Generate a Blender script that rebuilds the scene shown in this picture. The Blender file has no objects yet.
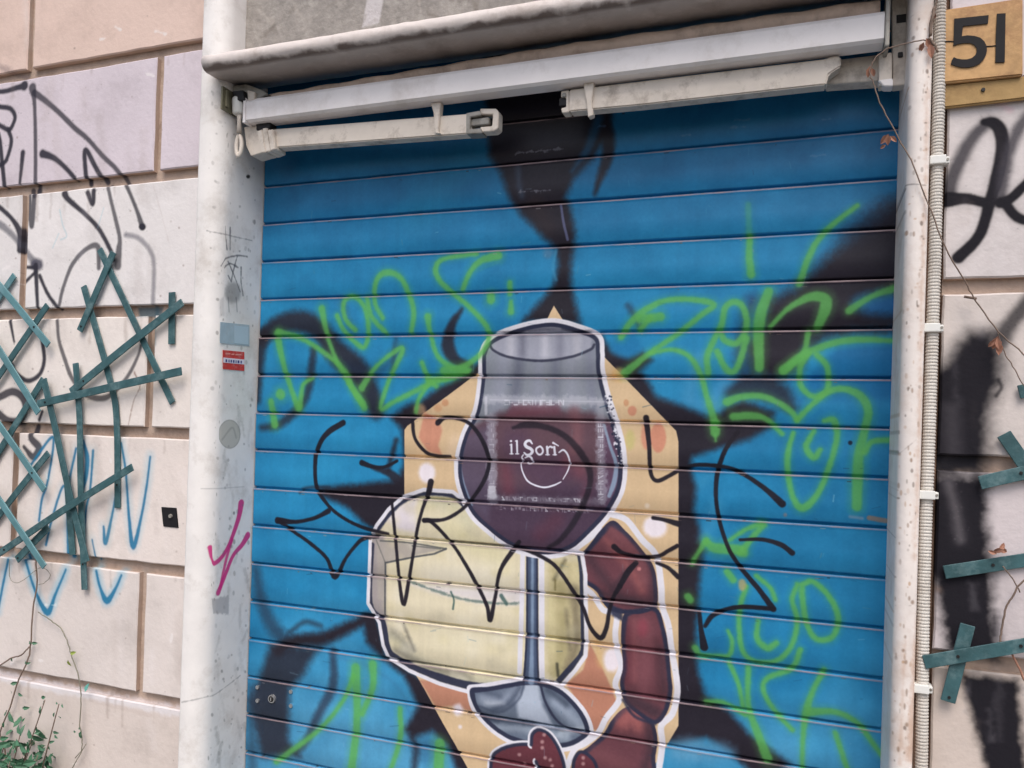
import bpy, bmesh, math, random
import numpy as np
from mathutils import Vector, Matrix
random.seed(7); rng = np.random.default_rng(7)
S = bpy.context.scene
COL = S.collection

# ------------------------------------------------------------------ camera
YAW, PIT, ROL, CY, FL = .3535, .0063, .0316, 427.35, 800.0
C0 = np.array([1.511, -1.937, 1.55])
_c, _s = math.cos(YAW), math.sin(YAW)
cr = np.array([_c, _s, 0.]); cf = np.array([-_s, _c, 0.]); cu = np.array([0, 0, 1.])
cf, cu = math.cos(PIT)*cf + math.sin(PIT)*cu, math.cos(PIT)*cu - math.sin(PIT)*cf
cr, cu = math.cos(ROL)*cr + math.sin(ROL)*cu, -math.sin(ROL)*cr + math.cos(ROL)*cu
cam = bpy.data.cameras.new('camera'); camo = bpy.data.objects.new('camera', cam); COL.objects.link(camo)
cam.sensor_width = 36; cam.lens = 36*FL/1024; cam.shift_y = (CY-384)/1024
cam.clip_start = .05; cam.clip_end = 500
M = Matrix(((cr[0], cu[0], -cf[0], C0[0]), (cr[1], cu[1], -cf[1], C0[1]), (cr[2], cu[2], -cf[2], C0[2]), (0, 0, 0, 1)))
camo.matrix_world = M
S.camera = camo

# ------------------------------------------------------------------ sky, sun, exposure
W = bpy.data.worlds.new('World'); S.world = W; W.use_nodes = True
nt = W.node_tree
sky = nt.nodes.new('ShaderNodeTexSky'); sky.sky_type = 'NISHITA'; sky.sun_disc = False
SUN_EL, SUN_AZ = math.radians(56), math.radians(162)      # azimuth clockwise from +Y
sky.sun_elevation = SUN_EL; sky.sun_rotation = SUN_AZ
sky.air_density = 1.0; sky.dust_density = 4.0; sky.ozone_density = 1.0
nt.nodes['Background'].inputs[1].default_value = .15
nt.links.new(sky.outputs[0], nt.nodes['Background'].inputs[0])
sl = bpy.data.lights.new('sun', 'SUN'); sl.energy = 1.25; sl.angle = math.radians(30); sl.color = (1, .975, .945)
so = bpy.data.objects.new('sun', sl); COL.objects.link(so)
sd = Vector((math.sin(SUN_AZ)*math.cos(SUN_EL), math.cos(SUN_AZ)*math.cos(SUN_EL), math.sin(SUN_EL)))
so.rotation_euler = sd.to_track_quat('Z', 'Y').to_euler(); so.location = (0, -5, 8)
S.view_settings.view_transform = 'Standard'; S.view_settings.look = 'None'
S.view_settings.exposure = 0.26; S.view_settings.gamma = 1
S.view_settings.use_curve_mapping = False

# ------------------------------------------------------------------ helpers
def D(px, py): return cf + cr*(px-512)/FL + cu*(CY-py)/FL
def U(px, py, Y=0.):                       # picture point -> point on the vertical plane y = Y
    d = D(px, py); return C0 + d*(Y-C0[1])/d[1]
def UX(px, py, X=0.):
    d = D(px, py); return C0 + d*(X-C0[0])/d[0]
def lin(c):
    c = np.array(c, float)/255
    return tuple(np.where(c <= .04045, c/12.92, ((c+.055)/1.055)**2.4))

def obj(name, bm, mats, parent=None, smooth=False):
    me = bpy.data.meshes.new(name); bm.normal_update(); bm.to_mesh(me); bm.free()
    o = bpy.data.objects.new(name, me); COL.objects.link(o)
    for m in (mats if isinstance(mats, (list, tuple)) else [mats]): me.materials.append(m)
    if smooth:
        for p in me.polygons: p.use_smooth = True
    if parent: o.parent = parent
    return o
def tag(o, label=None, cat=None, group=None, kind=None):
    if label: o['label'] = label
    if cat: o['category'] = cat
    if group: o['group'] = group
    if kind: o['kind'] = kind
    return o
def thing(name, label, cat, group=None):
    o = bpy.data.objects.new(name, None); COL.objects.link(o); o.empty_display_size = .1
    return tag(o, label, cat, group)
def box(bm, lo, hi, bev=0.):
    r = bmesh.ops.create_cube(bm, size=1)['verts']
    lo, hi = Vector(lo), Vector(hi); d = hi-lo; m = (lo+hi)/2
    for v in r: v.co = Vector((v.co.x*d.x, v.co.y*d.y, v.co.z*d.z))+m
    if bev:
        es = list({e for v in r for e in v.link_edges})
        bmesh.ops.bevel(bm, geom=es, offset=bev, segments=2, affect='EDGES', profile=.6)
def prism(bm, pts, dvec, bev=0., mat=0):
    "closed prism from a planar outline (3-D points) swept by dvec"
    a = [bm.verts.new(Vector(p)) for p in pts]; b = [bm.verts.new(Vector(p)+Vector(dvec)) for p in pts]
    n = len(a); fs = [bm.faces.new(a), bm.faces.new(b[::-1])]
    for i in range(n): fs.append(bm.faces.new((a[i], b[i], b[(i+1) % n], a[(i+1) % n])))
    bmesh.ops.recalc_face_normals(bm, faces=fs)
    for f in fs: f.material_index = mat
    if bev:
        es = list({e for f in fs for e in f.edges})
        bmesh.ops.bevel(bm, geom=es, offset=bev, segments=2, affect='EDGES')
def pxprism(bm, pts, Y, depth, bev=0.):
    prism(bm, [U(x, y, Y) for x, y in pts], (0, depth, 0), bev)
def tube(bm, pts, rad, n=8, cap=True):
    pts = [Vector(p) for p in pts]; rings = []
    if not hasattr(rad, '__len__'): rad = [rad]*len(pts)
    up = Vector((0.13, 1, .21)).normalized()
    for i, p in enumerate(pts):
        t = (pts[min(i+1, len(pts)-1)]-pts[max(i-1, 0)]).normalized()
        a = t.cross(up).normalized(); b = t.cross(a)
        rings.append([bm.verts.new(p+(a*math.cos(2*math.pi*k/n)+b*math.sin(2*math.pi*k/n))*rad[i]) for k in range(n)])
    for i in range(len(rings)-1):
        for k in range(n):
            bm.faces.new((rings[i][k], rings[i][(k+1) % n], rings[i+1][(k+1) % n], rings[i+1][k]))
    if cap: bm.faces.new(rings[0][::-1]); bm.faces.new(rings[-1])
def spline(pts, k=6):
    P = np.array(pts, float)
    if len(P) < 3: return P
    Q = np.vstack([2*P[0]-P[1], P, 2*P[-1]-P[-2]]); out = []
    for i in range(len(P)-1):
        p0, p1, p2, p3 = Q[i:i+4]
        for t in np.linspace(0, 1, k, endpoint=False):
            out.append(.5*((2*p1)+(-p0+p2)*t+(2*p0-5*p1+4*p2-p3)*t*t+(-p0+3*p1-3*p2+p3)*t**3))
    out.append(P[-1]); return np.array(out)

# ------------------------------------------------------------------ painter: spray paint on one plane of the place
def noise2(h, w, cell, seed):
    r = np.random.default_rng(seed); out = np.zeros((h, w), np.float32); amp = 1.; tot = 0
    for o in range(4):
        gh, gw = int(h/cell)+3, int(w/cell)+3
        g = r.random((gh, gw)).astype(np.float32)
        y = np.linspace(0, gh-1.001, h); x = np.linspace(0, gw-1.001, w)
        yi, xi = y.astype(int), x.astype(int); fy, fx = (y-yi)[:, None], (x-xi)[None]
        fy = fy*fy*(3-2*fy); fx = fx*fx*(3-2*fx)
        a = g[yi][:, xi]; b = g[yi][:, xi+1]; c = g[yi+1][:, xi]; d = g[yi+1][:, xi+1]
        out += amp*((a*(1-fx)+b*fx)*(1-fy)+(c*(1-fx)+d*fx)*fy); tot += amp; amp *= .55; cell = max(cell/2.1, 1.5)
    return out/tot
class Paint:
    def __init__(s, u0, u1, v0, v1, res, mapf, base=None, seed=1):
        s.u0, s.u1, s.v0, s.v1, s.res, s.map = u0, u1, v0, v1, res, mapf
        s.w, s.h = int((u1-u0)*res), int((v1-v0)*res)
        s.rgb = np.zeros((s.h, s.w, 3), np.float32); s.a = np.zeros((s.h, s.w), np.float32)
        if base is not None: s.rgb[:] = np.array(base)/255; s.a[:] = 1
        s.fz = noise2(s.h, s.w, 9, seed)-.5
        s.mask = None
    def pt(s, P):
        q = np.array([s.map(*p) for p in P]); q[:, 0] = (q[:, 0]-s.u0)*s.res; q[:, 1] = (q[:, 1]-s.v0)*s.res; return q
    def scale(s, p):                       # texture px per picture px near p (vertical)
        a = s.pt([p, (p[0], p[1]+4)]); return np.hypot(*(a[1]-a[0]))/4
    def blend(s, x0, x1, y0, y1, al, col):
        if s.mask is not None: al = al*s.mask[y0:y1, x0:x1]
        al = al[..., None]; c = np.array(col, np.float32)/255
        A = s.a[y0:y1, x0:x1][..., None]; R = s.rgb[y0:y1, x0:x1]
        na = al+A*(1-al)
        s.rgb[y0:y1, x0:x1] = np.where(na > 1e-5, (c*al+R*A*(1-al))/np.maximum(na, 1e-5), c)
        s.a[y0:y1, x0:x1] = na[..., 0]
    def box(s, q, m):
        x0, y0 = np.floor(q.min(0)-m).astype(int); x1, y1 = np.ceil(q.max(0)+m).astype(int)
        return max(x0, 0), min(x1, s.w), max(y0, 0), min(y1, s.h)
    def stroke(s, P, w, col, soft=1., op=1., k=6, closed=False, sm=True, fuzz=0.):
        P = list(P)
        if closed: P = P+[P[0]]
        k_ = s.scale(P[len(P)//2])
        ws = np.array(w, float).ravel() if np.ndim(w) else np.full(len(P), float(w))
        if len(ws) != len(P): ws = np.interp(np.linspace(0, 1, len(P)), np.linspace(0, 1, len(ws)), ws)
        Q = spline(np.column_stack([s.pt(P), ws*k_/2]), k) if sm and len(P) > 2 else np.column_stack([s.pt(P), ws*k_/2])
        sf = max(soft*k_, .8); m = ws.max()*k_/2+sf*1.5+2
        x0, x1, y0, y1 = s.box(Q[:, :2], m)
        if x1 <= x0 or y1 <= y0: return
        acc = np.full((y1-y0, x1-x0), 1e9, np.float32)
        for i in range(len(Q)-1):
            a, b = Q[i], Q[i+1]
            bx0, bx1 = int(max(min(a[0], b[0])-m, x0)), int(min(max(a[0], b[0])+m+1, x1))
            by0, by1 = int(max(min(a[1], b[1])-m, y0)), int(min(max(a[1], b[1])+m+1, y1))
            if bx1 <= bx0 or by1 <= by0: continue
            X, Y = np.meshgrid(np.arange(bx0, bx1, dtype=np.float32), np.arange(by0, by1, dtype=np.float32))
            dx, dy = b[0]-a[0], b[1]-a[1]; L = dx*dx+dy*dy+1e-9
            t = np.clip(((X-a[0])*dx+(Y-a[1])*dy)/L, 0, 1)
            d = np.hypot(X-a[0]-t*dx, Y-a[1]-t*dy)-(a[2]+(b[2]-a[2])*t)
            v = acc[by0-y0:by1-y0, bx0-x0:bx1-x0]; np.minimum(v, d, out=v)
        acc += s.fz[y0:y1, x0:x1]*(fuzz*k_+sf*.5)
        al = np.clip(.5-acc/(2*sf), 0, 1); al = al*al*(3-2*al)*op
        s.blend(x0, x1, y0, y1, al, col)
    def sd(s, P, sm=False, k=6):
        P = list(P)
        if sm:
            n = len(P); Q = spline(s.pt(P+P[:3]), k); Q = Q[k:k*(n+1)]
        else: Q = s.pt(P)
        return Q
    def fill(s, P, col, soft=1., op=1., sm=False, fuzz=0., ret=False):
        k_ = s.scale(P[0]); Q = s.sd(P, sm); sf = max(soft*k_, .8)
        x0, x1, y0, y1 = s.box(Q, sf*2+3)
        if x1 <= x0 or y1 <= y0: return
        X, Y = np.meshgrid(np.arange(x0, x1, dtype=np.float32), np.arange(y0, y1, dtype=np.float32))
        ins = np.zeros(X.shape, bool); d = np.full(X.shape, 1e9, np.float32)
        for i in range(len(Q)):
            a, b = Q[i-1], Q[i]; dx, dy = b-a
            if abs(dy) > 1e-9:
                c = ((a[1] > Y) != (b[1] > Y)) & (X < dx*(Y-a[1])/dy+a[0]); ins ^= c
            L = dx*dx+dy*dy+1e-9; t = np.clip(((X-a[0])*dx+(Y-a[1])*dy)/L, 0, 1)
            np.minimum(d, np.hypot(X-a[0]-t*dx, Y-a[1]-t*dy), out=d)
        d = np.where(ins, -d, d)+s.fz[y0:y1, x0:x1]*(fuzz*k_+sf*.5)
        al = np.clip(.5-d/(2*sf), 0, 1); al = al*al*(3-2*al)
        if ret:
            m = np.zeros((s.h, s.w), np.float32); m[y0:y1, x0:x1] = al; return m
        s.blend(x0, x1, y0, y1, al*op, col)
    def blob(s, p, r, col, soft=None, op=1., ry=None):
        ry = ry or r
        s.fill([(p[0]+r*math.cos(a), p[1]+ry*math.sin(a)) for a in np.linspace(0, 2*math.pi, 18, endpoint=False)], col, soft if soft is not None else 1, op)
    def image(s, name):
        im = bpy.data.images.new(name, s.w, s.h, alpha=True)
        im.alpha_mode = 'CHANNEL_PACKED'
        px = np.dstack([s.rgb, s.a]).astype(np.float32); px = np.clip(px, 0, 1)
        im.pixels.foreach_set(px.ravel()); im.update(); im.pack(); return im
    def uv(s, me, fn):
        L = me.uv_layers.new(name='paint')
        for l in me.loops:
            u, v = fn(me.vertices[l.vertex_index].co)
            L.data[l.index].uv = ((u-s.u0)/(s.u1-s.u0), (v-s.v0)/(s.v1-s.v0))

# ------------------------------------------------------------------ materials
def mat(name, col, rough=.6, metal=0., var=.12, scale=8., bump=.15, bscale=60., spec=.4, dirt=None, dscale=3., damt=.5):
    "procedural material: base colour with cloudy variation, optional dirt patches, fine bump"
    m = bpy.data.materials.new(name); m.use_nodes = True; n = m.node_tree; b = n.nodes['Principled BSDF']
    tc = n.nodes.new('ShaderNodeTexCoord')
    nz = n.nodes.new('ShaderNodeTexNoise'); nz.inputs['Scale'].default_value = scale; nz.inputs['Detail'].default_value = 8
    nz.inputs['Roughness'].default_value = .65
    n.links.new(tc.outputs['Object'], nz.inputs['Vector'])
    cr_ = n.nodes.new('ShaderNodeValToRGB'); c = lin(col)
    cr_.color_ramp.elements[0].position = .3; cr_.color_ramp.elements[1].position = .7
    cr_.color_ramp.elements[0].color = (*[x*(1-var) for x in c], 1); cr_.color_ramp.elements[1].color = (*[min(1, x*(1+var)) for x in c], 1)
    n.links.new(nz.outputs[0], cr_.inputs[0]); out = cr_.outputs[0]
    if dirt:
        n2 = n.nodes.new('ShaderNodeTexNoise'); n2.inputs['Scale'].default_value = dscale; n2.inputs['Detail'].default_value = 10
        n2.inputs['Roughness'].default_value = .7; n.links.new(tc.outputs['Object'], n2.inputs['Vector'])
        r2 = n.nodes.new('ShaderNodeValToRGB'); r2.color_ramp.elements[0].position = .5; r2.color_ramp.elements[1].position = .72
        r2.color_ramp.elements[1].color = (damt, damt, damt, 1); n.links.new(n2.outputs[0], r2.inputs[0])
        mx = n.nodes.new('ShaderNodeMixRGB'); mx.inputs[2].default_value = (*lin(dirt), 1)
        n.links.new(r2.outputs[0], mx.inputs[0]); n.links.new(out, mx.inputs[1]); out = mx.outputs[0]
    n.links.new(out, b.inputs['Base Color'])
    b.inputs['Roughness'].default_value = rough; b.inputs['Metallic'].default_value = metal
    b.inputs['Specular IOR Level'].default_value = spec
    if bump:
        n3 = n.nodes.new('ShaderNodeTexNoise'); n3.inputs['Scale'].default_value = bscale; n3.inputs['Detail'].default_value = 6
        n.links.new(tc.outputs['Object'], n3.inputs['Vector'])
        bp = n.nodes.new('ShaderNodeBump'); bp.inputs['Strength'].default_value = bump; bp.inputs['Distance'].default_value = .004
        n.links.new(n3.outputs[0], bp.inputs['Height']); n.links.new(bp.outputs[0], b.inputs['Normal'])
    return m, n, b, out
def overlay(m, n, b, out, img, attr=None):
    "spray paint (image with its own coverage) over the base; attr = per-block stone tone"
    if attr:
        at = n.nodes.new('ShaderNodeAttribute'); at.attribute_name = attr
        mm = n.nodes.new('ShaderNodeMixRGB'); mm.blend_type = 'MULTIPLY'; mm.inputs[0].default_value = 1
        n.links.new(out, mm.inputs[1]); n.links.new(at.outputs['Color'], mm.inputs[2]); out = mm.outputs[0]
    if img:
        uv = n.nodes.new('ShaderNodeUVMap'); uv.uv_map = 'paint'
        ti = n.nodes.new('ShaderNodeTexImage'); ti.image = img; ti.extension = 'CLIP'; ti.interpolation = 'Cubic'
        n.links.new(uv.outputs[0], ti.inputs[0])
        mx = n.nodes.new('ShaderNodeMixRGB'); n.links.new(ti.outputs['Alpha'], mx.inputs[0])
        n.links.new(out, mx.inputs[1]); n.links.new(ti.outputs['Color'], mx.inputs[2]); out = mx.outputs[0]
    n.links.new(out, b.inputs['Base Color']); return m

white_metal = mat('awning_white', (240, 235, 234), .35, var=.05, dirt=(150, 130, 110), dscale=9, damt=.3, bump=.03)[0]
cream_metal = mat('awning_cream', (216, 206, 194), .5, var=.1, dirt=(116, 98, 80), dscale=22, damt=.65, bump=.04)[0]
tan_fabric = mat('canvas_tan', (200, 178, 162), .85, var=.2, scale=14, dirt=(90, 70, 60), dscale=10, damt=.6, bump=.3)[0]
grey_metal = mat('bracket_grey', (150, 146, 138), .45, .3, var=.15, dirt=(80, 66, 50), dscale=20, damt=.7, bump=.1)[0]
olive_metal = mat('bracket_olive', (112, 108, 88), .55, .1, var=.2, dirt=(60, 45, 30), dscale=25, damt=.8, bump=.2)[0]
dark_metal = mat('dark_metal', (40, 38, 38), .5, .3, var=.2)[0]
conduit_mat = mat('conduit_plastic', (205, 200, 192), .5, var=.06, scale=3, dirt=(130, 112, 92), dscale=5, damt=.5, bump=0)[0]
clip_mat = mat('clip_plastic', (225, 225, 220), .4, var=.04, bump=0)[0]
teal = mat('teal_slat_paint', (56, 90, 94), .5, var=.3, scale=22, dirt=(120, 146, 148), dscale=26, damt=.6, bump=.35)[0]
teal_light = mat('teal_slat_skylit', (90, 132, 138), .42, var=.18, scale=18, dirt=(140, 175, 182), dscale=14, damt=.5, bump=.15)[0]  # paler copy of the slat paint, sky reflection put into the colour
steel = mat('steel', (190, 190, 190), .3, .8, var=.1, bump=0)[0]
black_paint = mat('numeral_black', (18, 16, 20), .75, var=.3, scale=30, bump=.05)[0]
bark = mat('twig_bark', (122, 104, 92), .8, var=.25, scale=40)[0]
greenstem = mat('vine_stem', (132, 128, 112), .7, var=.2, scale=40)[0]
dryleaf = mat('dry_leaf', (164, 118, 98), .7, var=.3, scale=60)[0]
leafm = mat('leaf_green', (70, 112, 84), .5, var=.35, scale=30, bump=0)[0]
leafy = mat('leaf_yellow_green', (150, 165, 80), .5, var=.2, scale=30, bump=0)[0]

# ------------------------------------------------------------------ ground
def sheet(name, x0, x1, y0, y1, z0, z1, m):
    bm = bmesh.new(); box(bm, (x0, y0, z0), (x1, y1, z1)); return tag(obj(name, bm, m), kind='structure')
asph = mat('asphalt', (62, 62, 64), .9, var=.25, scale=3, bump=.6, bscale=200)[0]
pavm, pn, pb, po = mat('paving', (128, 124, 118), .85, var=.15, scale=2, bump=.3)
kerbm = mat('kerb_stone', (150, 146, 140), .8, var=.15)[0]
sheet('road', -60, 60, -60, -2.72, -.5, -.12, asph)
sheet('kerb', -60, 60, -2.72, -2.57, -.5, .004, kerbm)
sheet('pavement', -60, 60, -2.57, 30, -.5, 0, pavm)

# ------------------------------------------------------------------ building: rusticated stone walls
ZJ = [-.38, 0.02, .39, .76, 1.13, 1.517, 1.867, 2.253, 2.612, 2.99, 3.37, 3.75, 4.13, 4.6]
TONES = {1: (214, 198, 188), 2: (210, 198, 190), 3: (220, 210, 204), 4: (226, 215, 208), 5: (228, 219, 212), 6: (225, 220, 218),
         7: (212, 201, 207), 8: (222, 197, 184), 9: (222, 200, 186)}
STONE = (226, 214, 208)
YW, JD, JW = -.15, .018, .031
BG = (0, 0, 0)
building = thing('building_facade', 'pale pink stone shop front with marble doorway round the blue shutter', 'building')

def wall(name, x0, x1, z0, z1, img=None, pa=None, half=0, tone=None, seed=0):
    bm = bmesh.new(); cl = bm.loops.layers.float_color.new('tone'); r = random.Random(seed)
    jt = np.array(lin((182, 161, 146)))/np.array(lin(STONE))
    def paintf(fs, c):
        for f in fs:
            for l in f.loops: l[cl] = (*c, 1)
    vs = [bm.verts.new((x, YW+JD, z)) for x, z in ((x0, z0), (x1, z0), (x1, z1), (x0, z1))]
    f = bm.faces.new(vs); paintf([f], jt); f.material_index = 1
    for i in range(len(ZJ)-1):
        za, zb = ZJ[i]+JW/2, ZJ[i+1]-JW/2
        if zb < z0 or za > z1: continue
        za, zb = max(za, z0), min(zb, z1)
        off = -.26 if i % 2 else -.776
        xs = [off+1.03*k for k in range(-12, 12)]
        xs = [x for x in xs if x0+.03 < x < x1-.03 and not 1.7 < x < 2.12 and not (i == 2 and -1 < x < 0)]
        xe = [x0-JW/2]+xs+[x1+JW/2]
        for a, b in zip(xe[:-1], xe[1:]):
            a, b = a+.013 if a > x0 else x0, b-.013 if b < x1 else x1
            t = np.array(lin(tone.get(i, TONES.get(min(i, 9), STONE)) if tone else TONES.get(min(i, 9), STONE)))/np.array(lin(STONE))
            t = t*(1+r.uniform(-.03, .03)); e = .0035; yo = YW+r.uniform(-.0015, .0015)
            # slightly uneven arris: subdivided outline
            n = max(3, int((b-a)/.05)); mz = max(3, int((zb-za)/.05)); out = []
            out += [(a+(b-a)*k/n, za) for k in range(n)] + [(b, za+(zb-za)*k/mz) for k in range(mz)]
            out += [(b-(b-a)*k/n, zb) for k in range(n)] + [(a, zb-(zb-za)*k/mz) for k in range(mz)]
            cx, cz = (a+b)/2, (za+zb)/2
            back = [bm.verts.new((x, YW+JD, z)) for x, z in out]
            mid = []; fr = []
            for x, z in out:
                jx, jz = r.uniform(-.0012, .0012), r.uniform(-.0012, .0012); chip = r.random() < .04
                sx, sz = (cx-x)/abs(cx-x+1e-9), (cz-z)/abs(cz-z+1e-9)
                wx = 1 if x in (a, b) else 0; wz = 1 if z in (za, zb) else 0
                mid.append(bm.verts.new((x+jx*wx, yo+e, z+jz*wz)))
                ee = e*(1.8 if chip else 1)
                fr.append(bm.verts.new((x+(jx+sx*ee)*wx, yo, z+(jz+sz*ee)*wz)))
            fs = []
            N = len(out)
            for k in range(N):
                k2 = (k+1) % N
                fs.append(bm.faces.new((back[k], back[k2], mid[k2], mid[k])))
                f2 = bm.faces.new((mid[k], mid[k2], fr[k2], fr[k])); paintf([f2], t)
            paintf(fs, jt*1.1)
            f = bm.faces.new(fr); paintf([f], t)
    m = mat('stone_'+name, STONE, .75, var=.06, scale=5, bump=.25, bscale=90, dirt=(168, 156, 150), dscale=6, damt=.35)
    m2 = mat('joint_'+name, STONE, .9, var=.15, scale=15, bump=.5, bscale=90, dirt=(130, 108, 92), dscale=9, damt=.5)
    m[2].inputs['Specular IOR Level'].default_value = .15
    overlay(*m, img, 'tone'); overlay(*m2, img, 'tone')
    o = obj('stone_wall', bm, [m[0], m2[0]], building)
    if pa: pa.uv(o.data, lambda c: (c.x, c.z))
    return o

mapw = lambda x, y: (lambda p: (p[0], p[2]))(U(x, y, YW))
K1 = (50, 48, 58); K2 = (88, 88, 98)
# ---- left wall paint
PL = Paint(-1.0, -.06, .45, 2.95, 620, mapw, seed=3)
def ks(P, w=4., c=K1, op=.96, soft=1.2, pa=PL, **k): pa.stroke(P, np.array(w)*1.6, c, soft*.5, .18*op, **k); pa.stroke(P, np.array(w)*1.2, c, soft, op, **k); [pa.blob((q[0]+rng.normal(0, 4), q[1]+rng.normal(0, 4)), rng.uniform(.25, .6), c, .5, rng.uniform(.2, .6)) for q in P for _ in range(4)]
ks([(125,235),(137,238),(148,249),(153,264),(152,305),(152,330)], 4, (120,118,126), .7, 2)
ks([(-20,88),(0,92),(20,87),(24,86)], [4,4,5,8]); ks([(32,88),(34,103),(35,138),(35,181),(34,196)], [8,4,4,4,4], op=.85)
ks([(34,93),(45,101),(58.6,112.7),(74,128),(88,140),(101.6,155.7),(117,171),(127,189),(135,208),(141.6,227)], [6,5,4.5,4.5,4,4,4,3.5,3.5,5], op=.85)
PL.blob((141.5,227), 3.6, K1, 1.2)
ks([(-10,105),(0,107),(10,109),(14.6,116.6),(12,126),(8,130),(0,126),(-8,122)]); ks([(8,130),(11,142),(6,160),(0,165),(-6,170)]); ks([(-2,135),(0,146),(4,185)], 4.5)
ks([(22.5,153),(19.5,183)], [5,3]); ks([(42,154),(53,158),(64,167),(74,178)], [7,5,4,4]); ks([(86,183),(84,154),(87,152),(94,165.5),(103,181)], 4.5)
ks([(64,194),(68,200),(84,214),(98,229),(109,249),(113,260)], [6.5,5,4,4,4,4]); ks([(87,193),(92,204),(93,191)], 4.5)
ks([(107,186),(111,204),(115,220),(119,239),(118,250),(117,266)], [3.5,3.5,4,4,6,7], op=.8); ks([(28,190),(31,226),(34,190)], [5,5,5], op=.85)
ks([(-8,202),(0,208),(12,219.5),(19.5,233),(19.5,250)], [3,4,4,6,6]); ks([(-8,222),(0,225),(12,235),(23,249),(33,262)], [6,6,5,5,6], K2, .7, 2)
PL.blob((36,265), 6.5, (82,80,92), 2.5, .95)
ks([(35,266),(37,309)], [5,3.5]); ks([(39,276),(47,294),(57,308)], 3.5); ks([(23,284),(35,272)], 3); ks([(23,267),(35,268)], 3)
ks([(58.6,305),(62.5,288),(72,264),(86,249),(97,247),(98,268)], [3.5,3.5,4,4,5,4], op=.8)
ks([(57,321),(58.6,340),(64.5,359.5),(72,379),(86,395),(101.6,398.6),(113,393),(127,377),(137,357.6),(140.6,346)], [3.5,3.5,4,4,4.5,5,4,3.5,3,2.5], op=.8)
ks([(10,321),(14,342)], [3.5,2]); ks([(41,335),(44,359.5),(39,375),(27,381),(15.6,373),(11.7,365)], 4)
ks([(-6,399),(0,397),(12,392),(21.5,397),(25,408),(20,420),(8,421),(-6,410)], 6.5, op=.9)
ks([(33,427),(31,438),(39,448),(33,457),(24,447)], [5,6,7,6,3], op=.9); ks([(42,412),(39,420)], 3)
BL = (36, 118, 156)
def bs(P, w=3.2, op=.95, halo=.16):
    PL.stroke(P, 11, (90, 180, 210), 5, halo); PL.stroke(P, w, BL, 1.1, op)
bs([(31,465),(51,438),(53,449),(47,484.5),(42,499),(39,521)]); bs([(76,449),(70,477),(68,490),(62,488),(51,523),(46,545)]); bs([(83,441.5),(87,457),(86,475),(82,492)], [4,6,6,4])
bs([(93,451),(90,490),(86,509),(84,536)]); bs([(121,443.5),(125,467),(127,490),(129,519),(133,547),(140.6,519),(146.5,486),(150,457)], [3,3,3,4,6,3.5,3,2.5], halo=.3)
bs([(115,499),(112,515),(105.5,543),(103.5,527)], [3,3,5,3], halo=.25); bs([(68,492),(69,556)], 6, halo=.4); bs([(92,540),(96,560)],2)
bs([(8,560),(4,579),(-2,610)], halo=.4); bs([(24,556),(35,591),(47,612.6),(55,595),(65.5,570)], [3.5,3.5,7,3.5,2.5], halo=.5)
bs([(96,571.6),(99.6,587),(106.5,601),(115,589),(121,575.5)], [3.5,3.5,7,3.5,2.5], halo=.5)
PL.fill([(133,307),(158,306),(157,316),(134,318)], (60,92,104), 2, .8); PL.stroke([(154,318),(154,345)], 3, (90,130,140), 2, .5)
PL.stroke([(59,210),(62,225),(66,236),(60,240)], 1.5, (130,190,205), 1, .4); PL.stroke([(58,234),(52,248)], 1.5, (130,190,205), 1, .35); PL.stroke([(103,208),(97,228)], 1.2, (130,190,205), 1, .35)
for P, w, o in (([(134,374),(140,385),(133,402),(128,425)], 1.2, .6), ([(140,390),(134,372)], 1, .5), ([(148,170),(158,205),(170,250)], 1, .15), ([(90,700),(150,716)], 5, .1)):
    PL.stroke(P, w, (140,110,95), .8, o, fuzz=2)
for _ in range(60):
    p = (rng.uniform(0, 190), rng.uniform(0, 768)); PL.blob(p, rng.uniform(.4, 1.1), (140,120,110), .6, rng.uniform(.2, .6))
PL.stroke([(-40,664),(0,677),(60,690),(120,702),(182,714)], 8, (228,226,232), 3, .55, fuzz=4)
PL.stroke([(-60,48),(0,68),(22,76)], 5, (110,96,100), 3, .5, fuzz=4)
for _ in range(46):
    p = (rng.uniform(-10, 195), rng.uniform(-20, 768)); q = (p[0]+rng.uniform(-4, 4), p[1]+rng.uniform(15, 70)); PL.stroke([p, q], rng.uniform(3, 12), rng.choice([(150,136,128),(238,232,232),(176,160,150)]), 5, rng.uniform(.05, .2), fuzz=8)
for z0 in (46, 171, 309, 435, 570, 705):
    for _ in range(7):
        x = rng.uniform(0, 190); y = z0+(200-x)*(.15 if z0 < 60 else .1 if z0 < 180 else .02 if z0 < 440 else -.1 if z0 < 600 else -.17)+rng.uniform(4, 8); PL.stroke([(x, y), (x+rng.uniform(-1, 1), y+rng.uniform(6, 30))], rng.uniform(1, 4), (140,122,110), 2, rng.uniform(.1, .35), fuzz=3)
for _ in range(16):
    p = (rng.uniform(0, 190), rng.uniform(0, 768)); PL.stroke([p, (p[0]+rng.uniform(-12,12), p[1]+rng.uniform(-8,8))], rng.uniform(1, 3), (236,230,228), .8, .6, fuzz=4)
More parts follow.
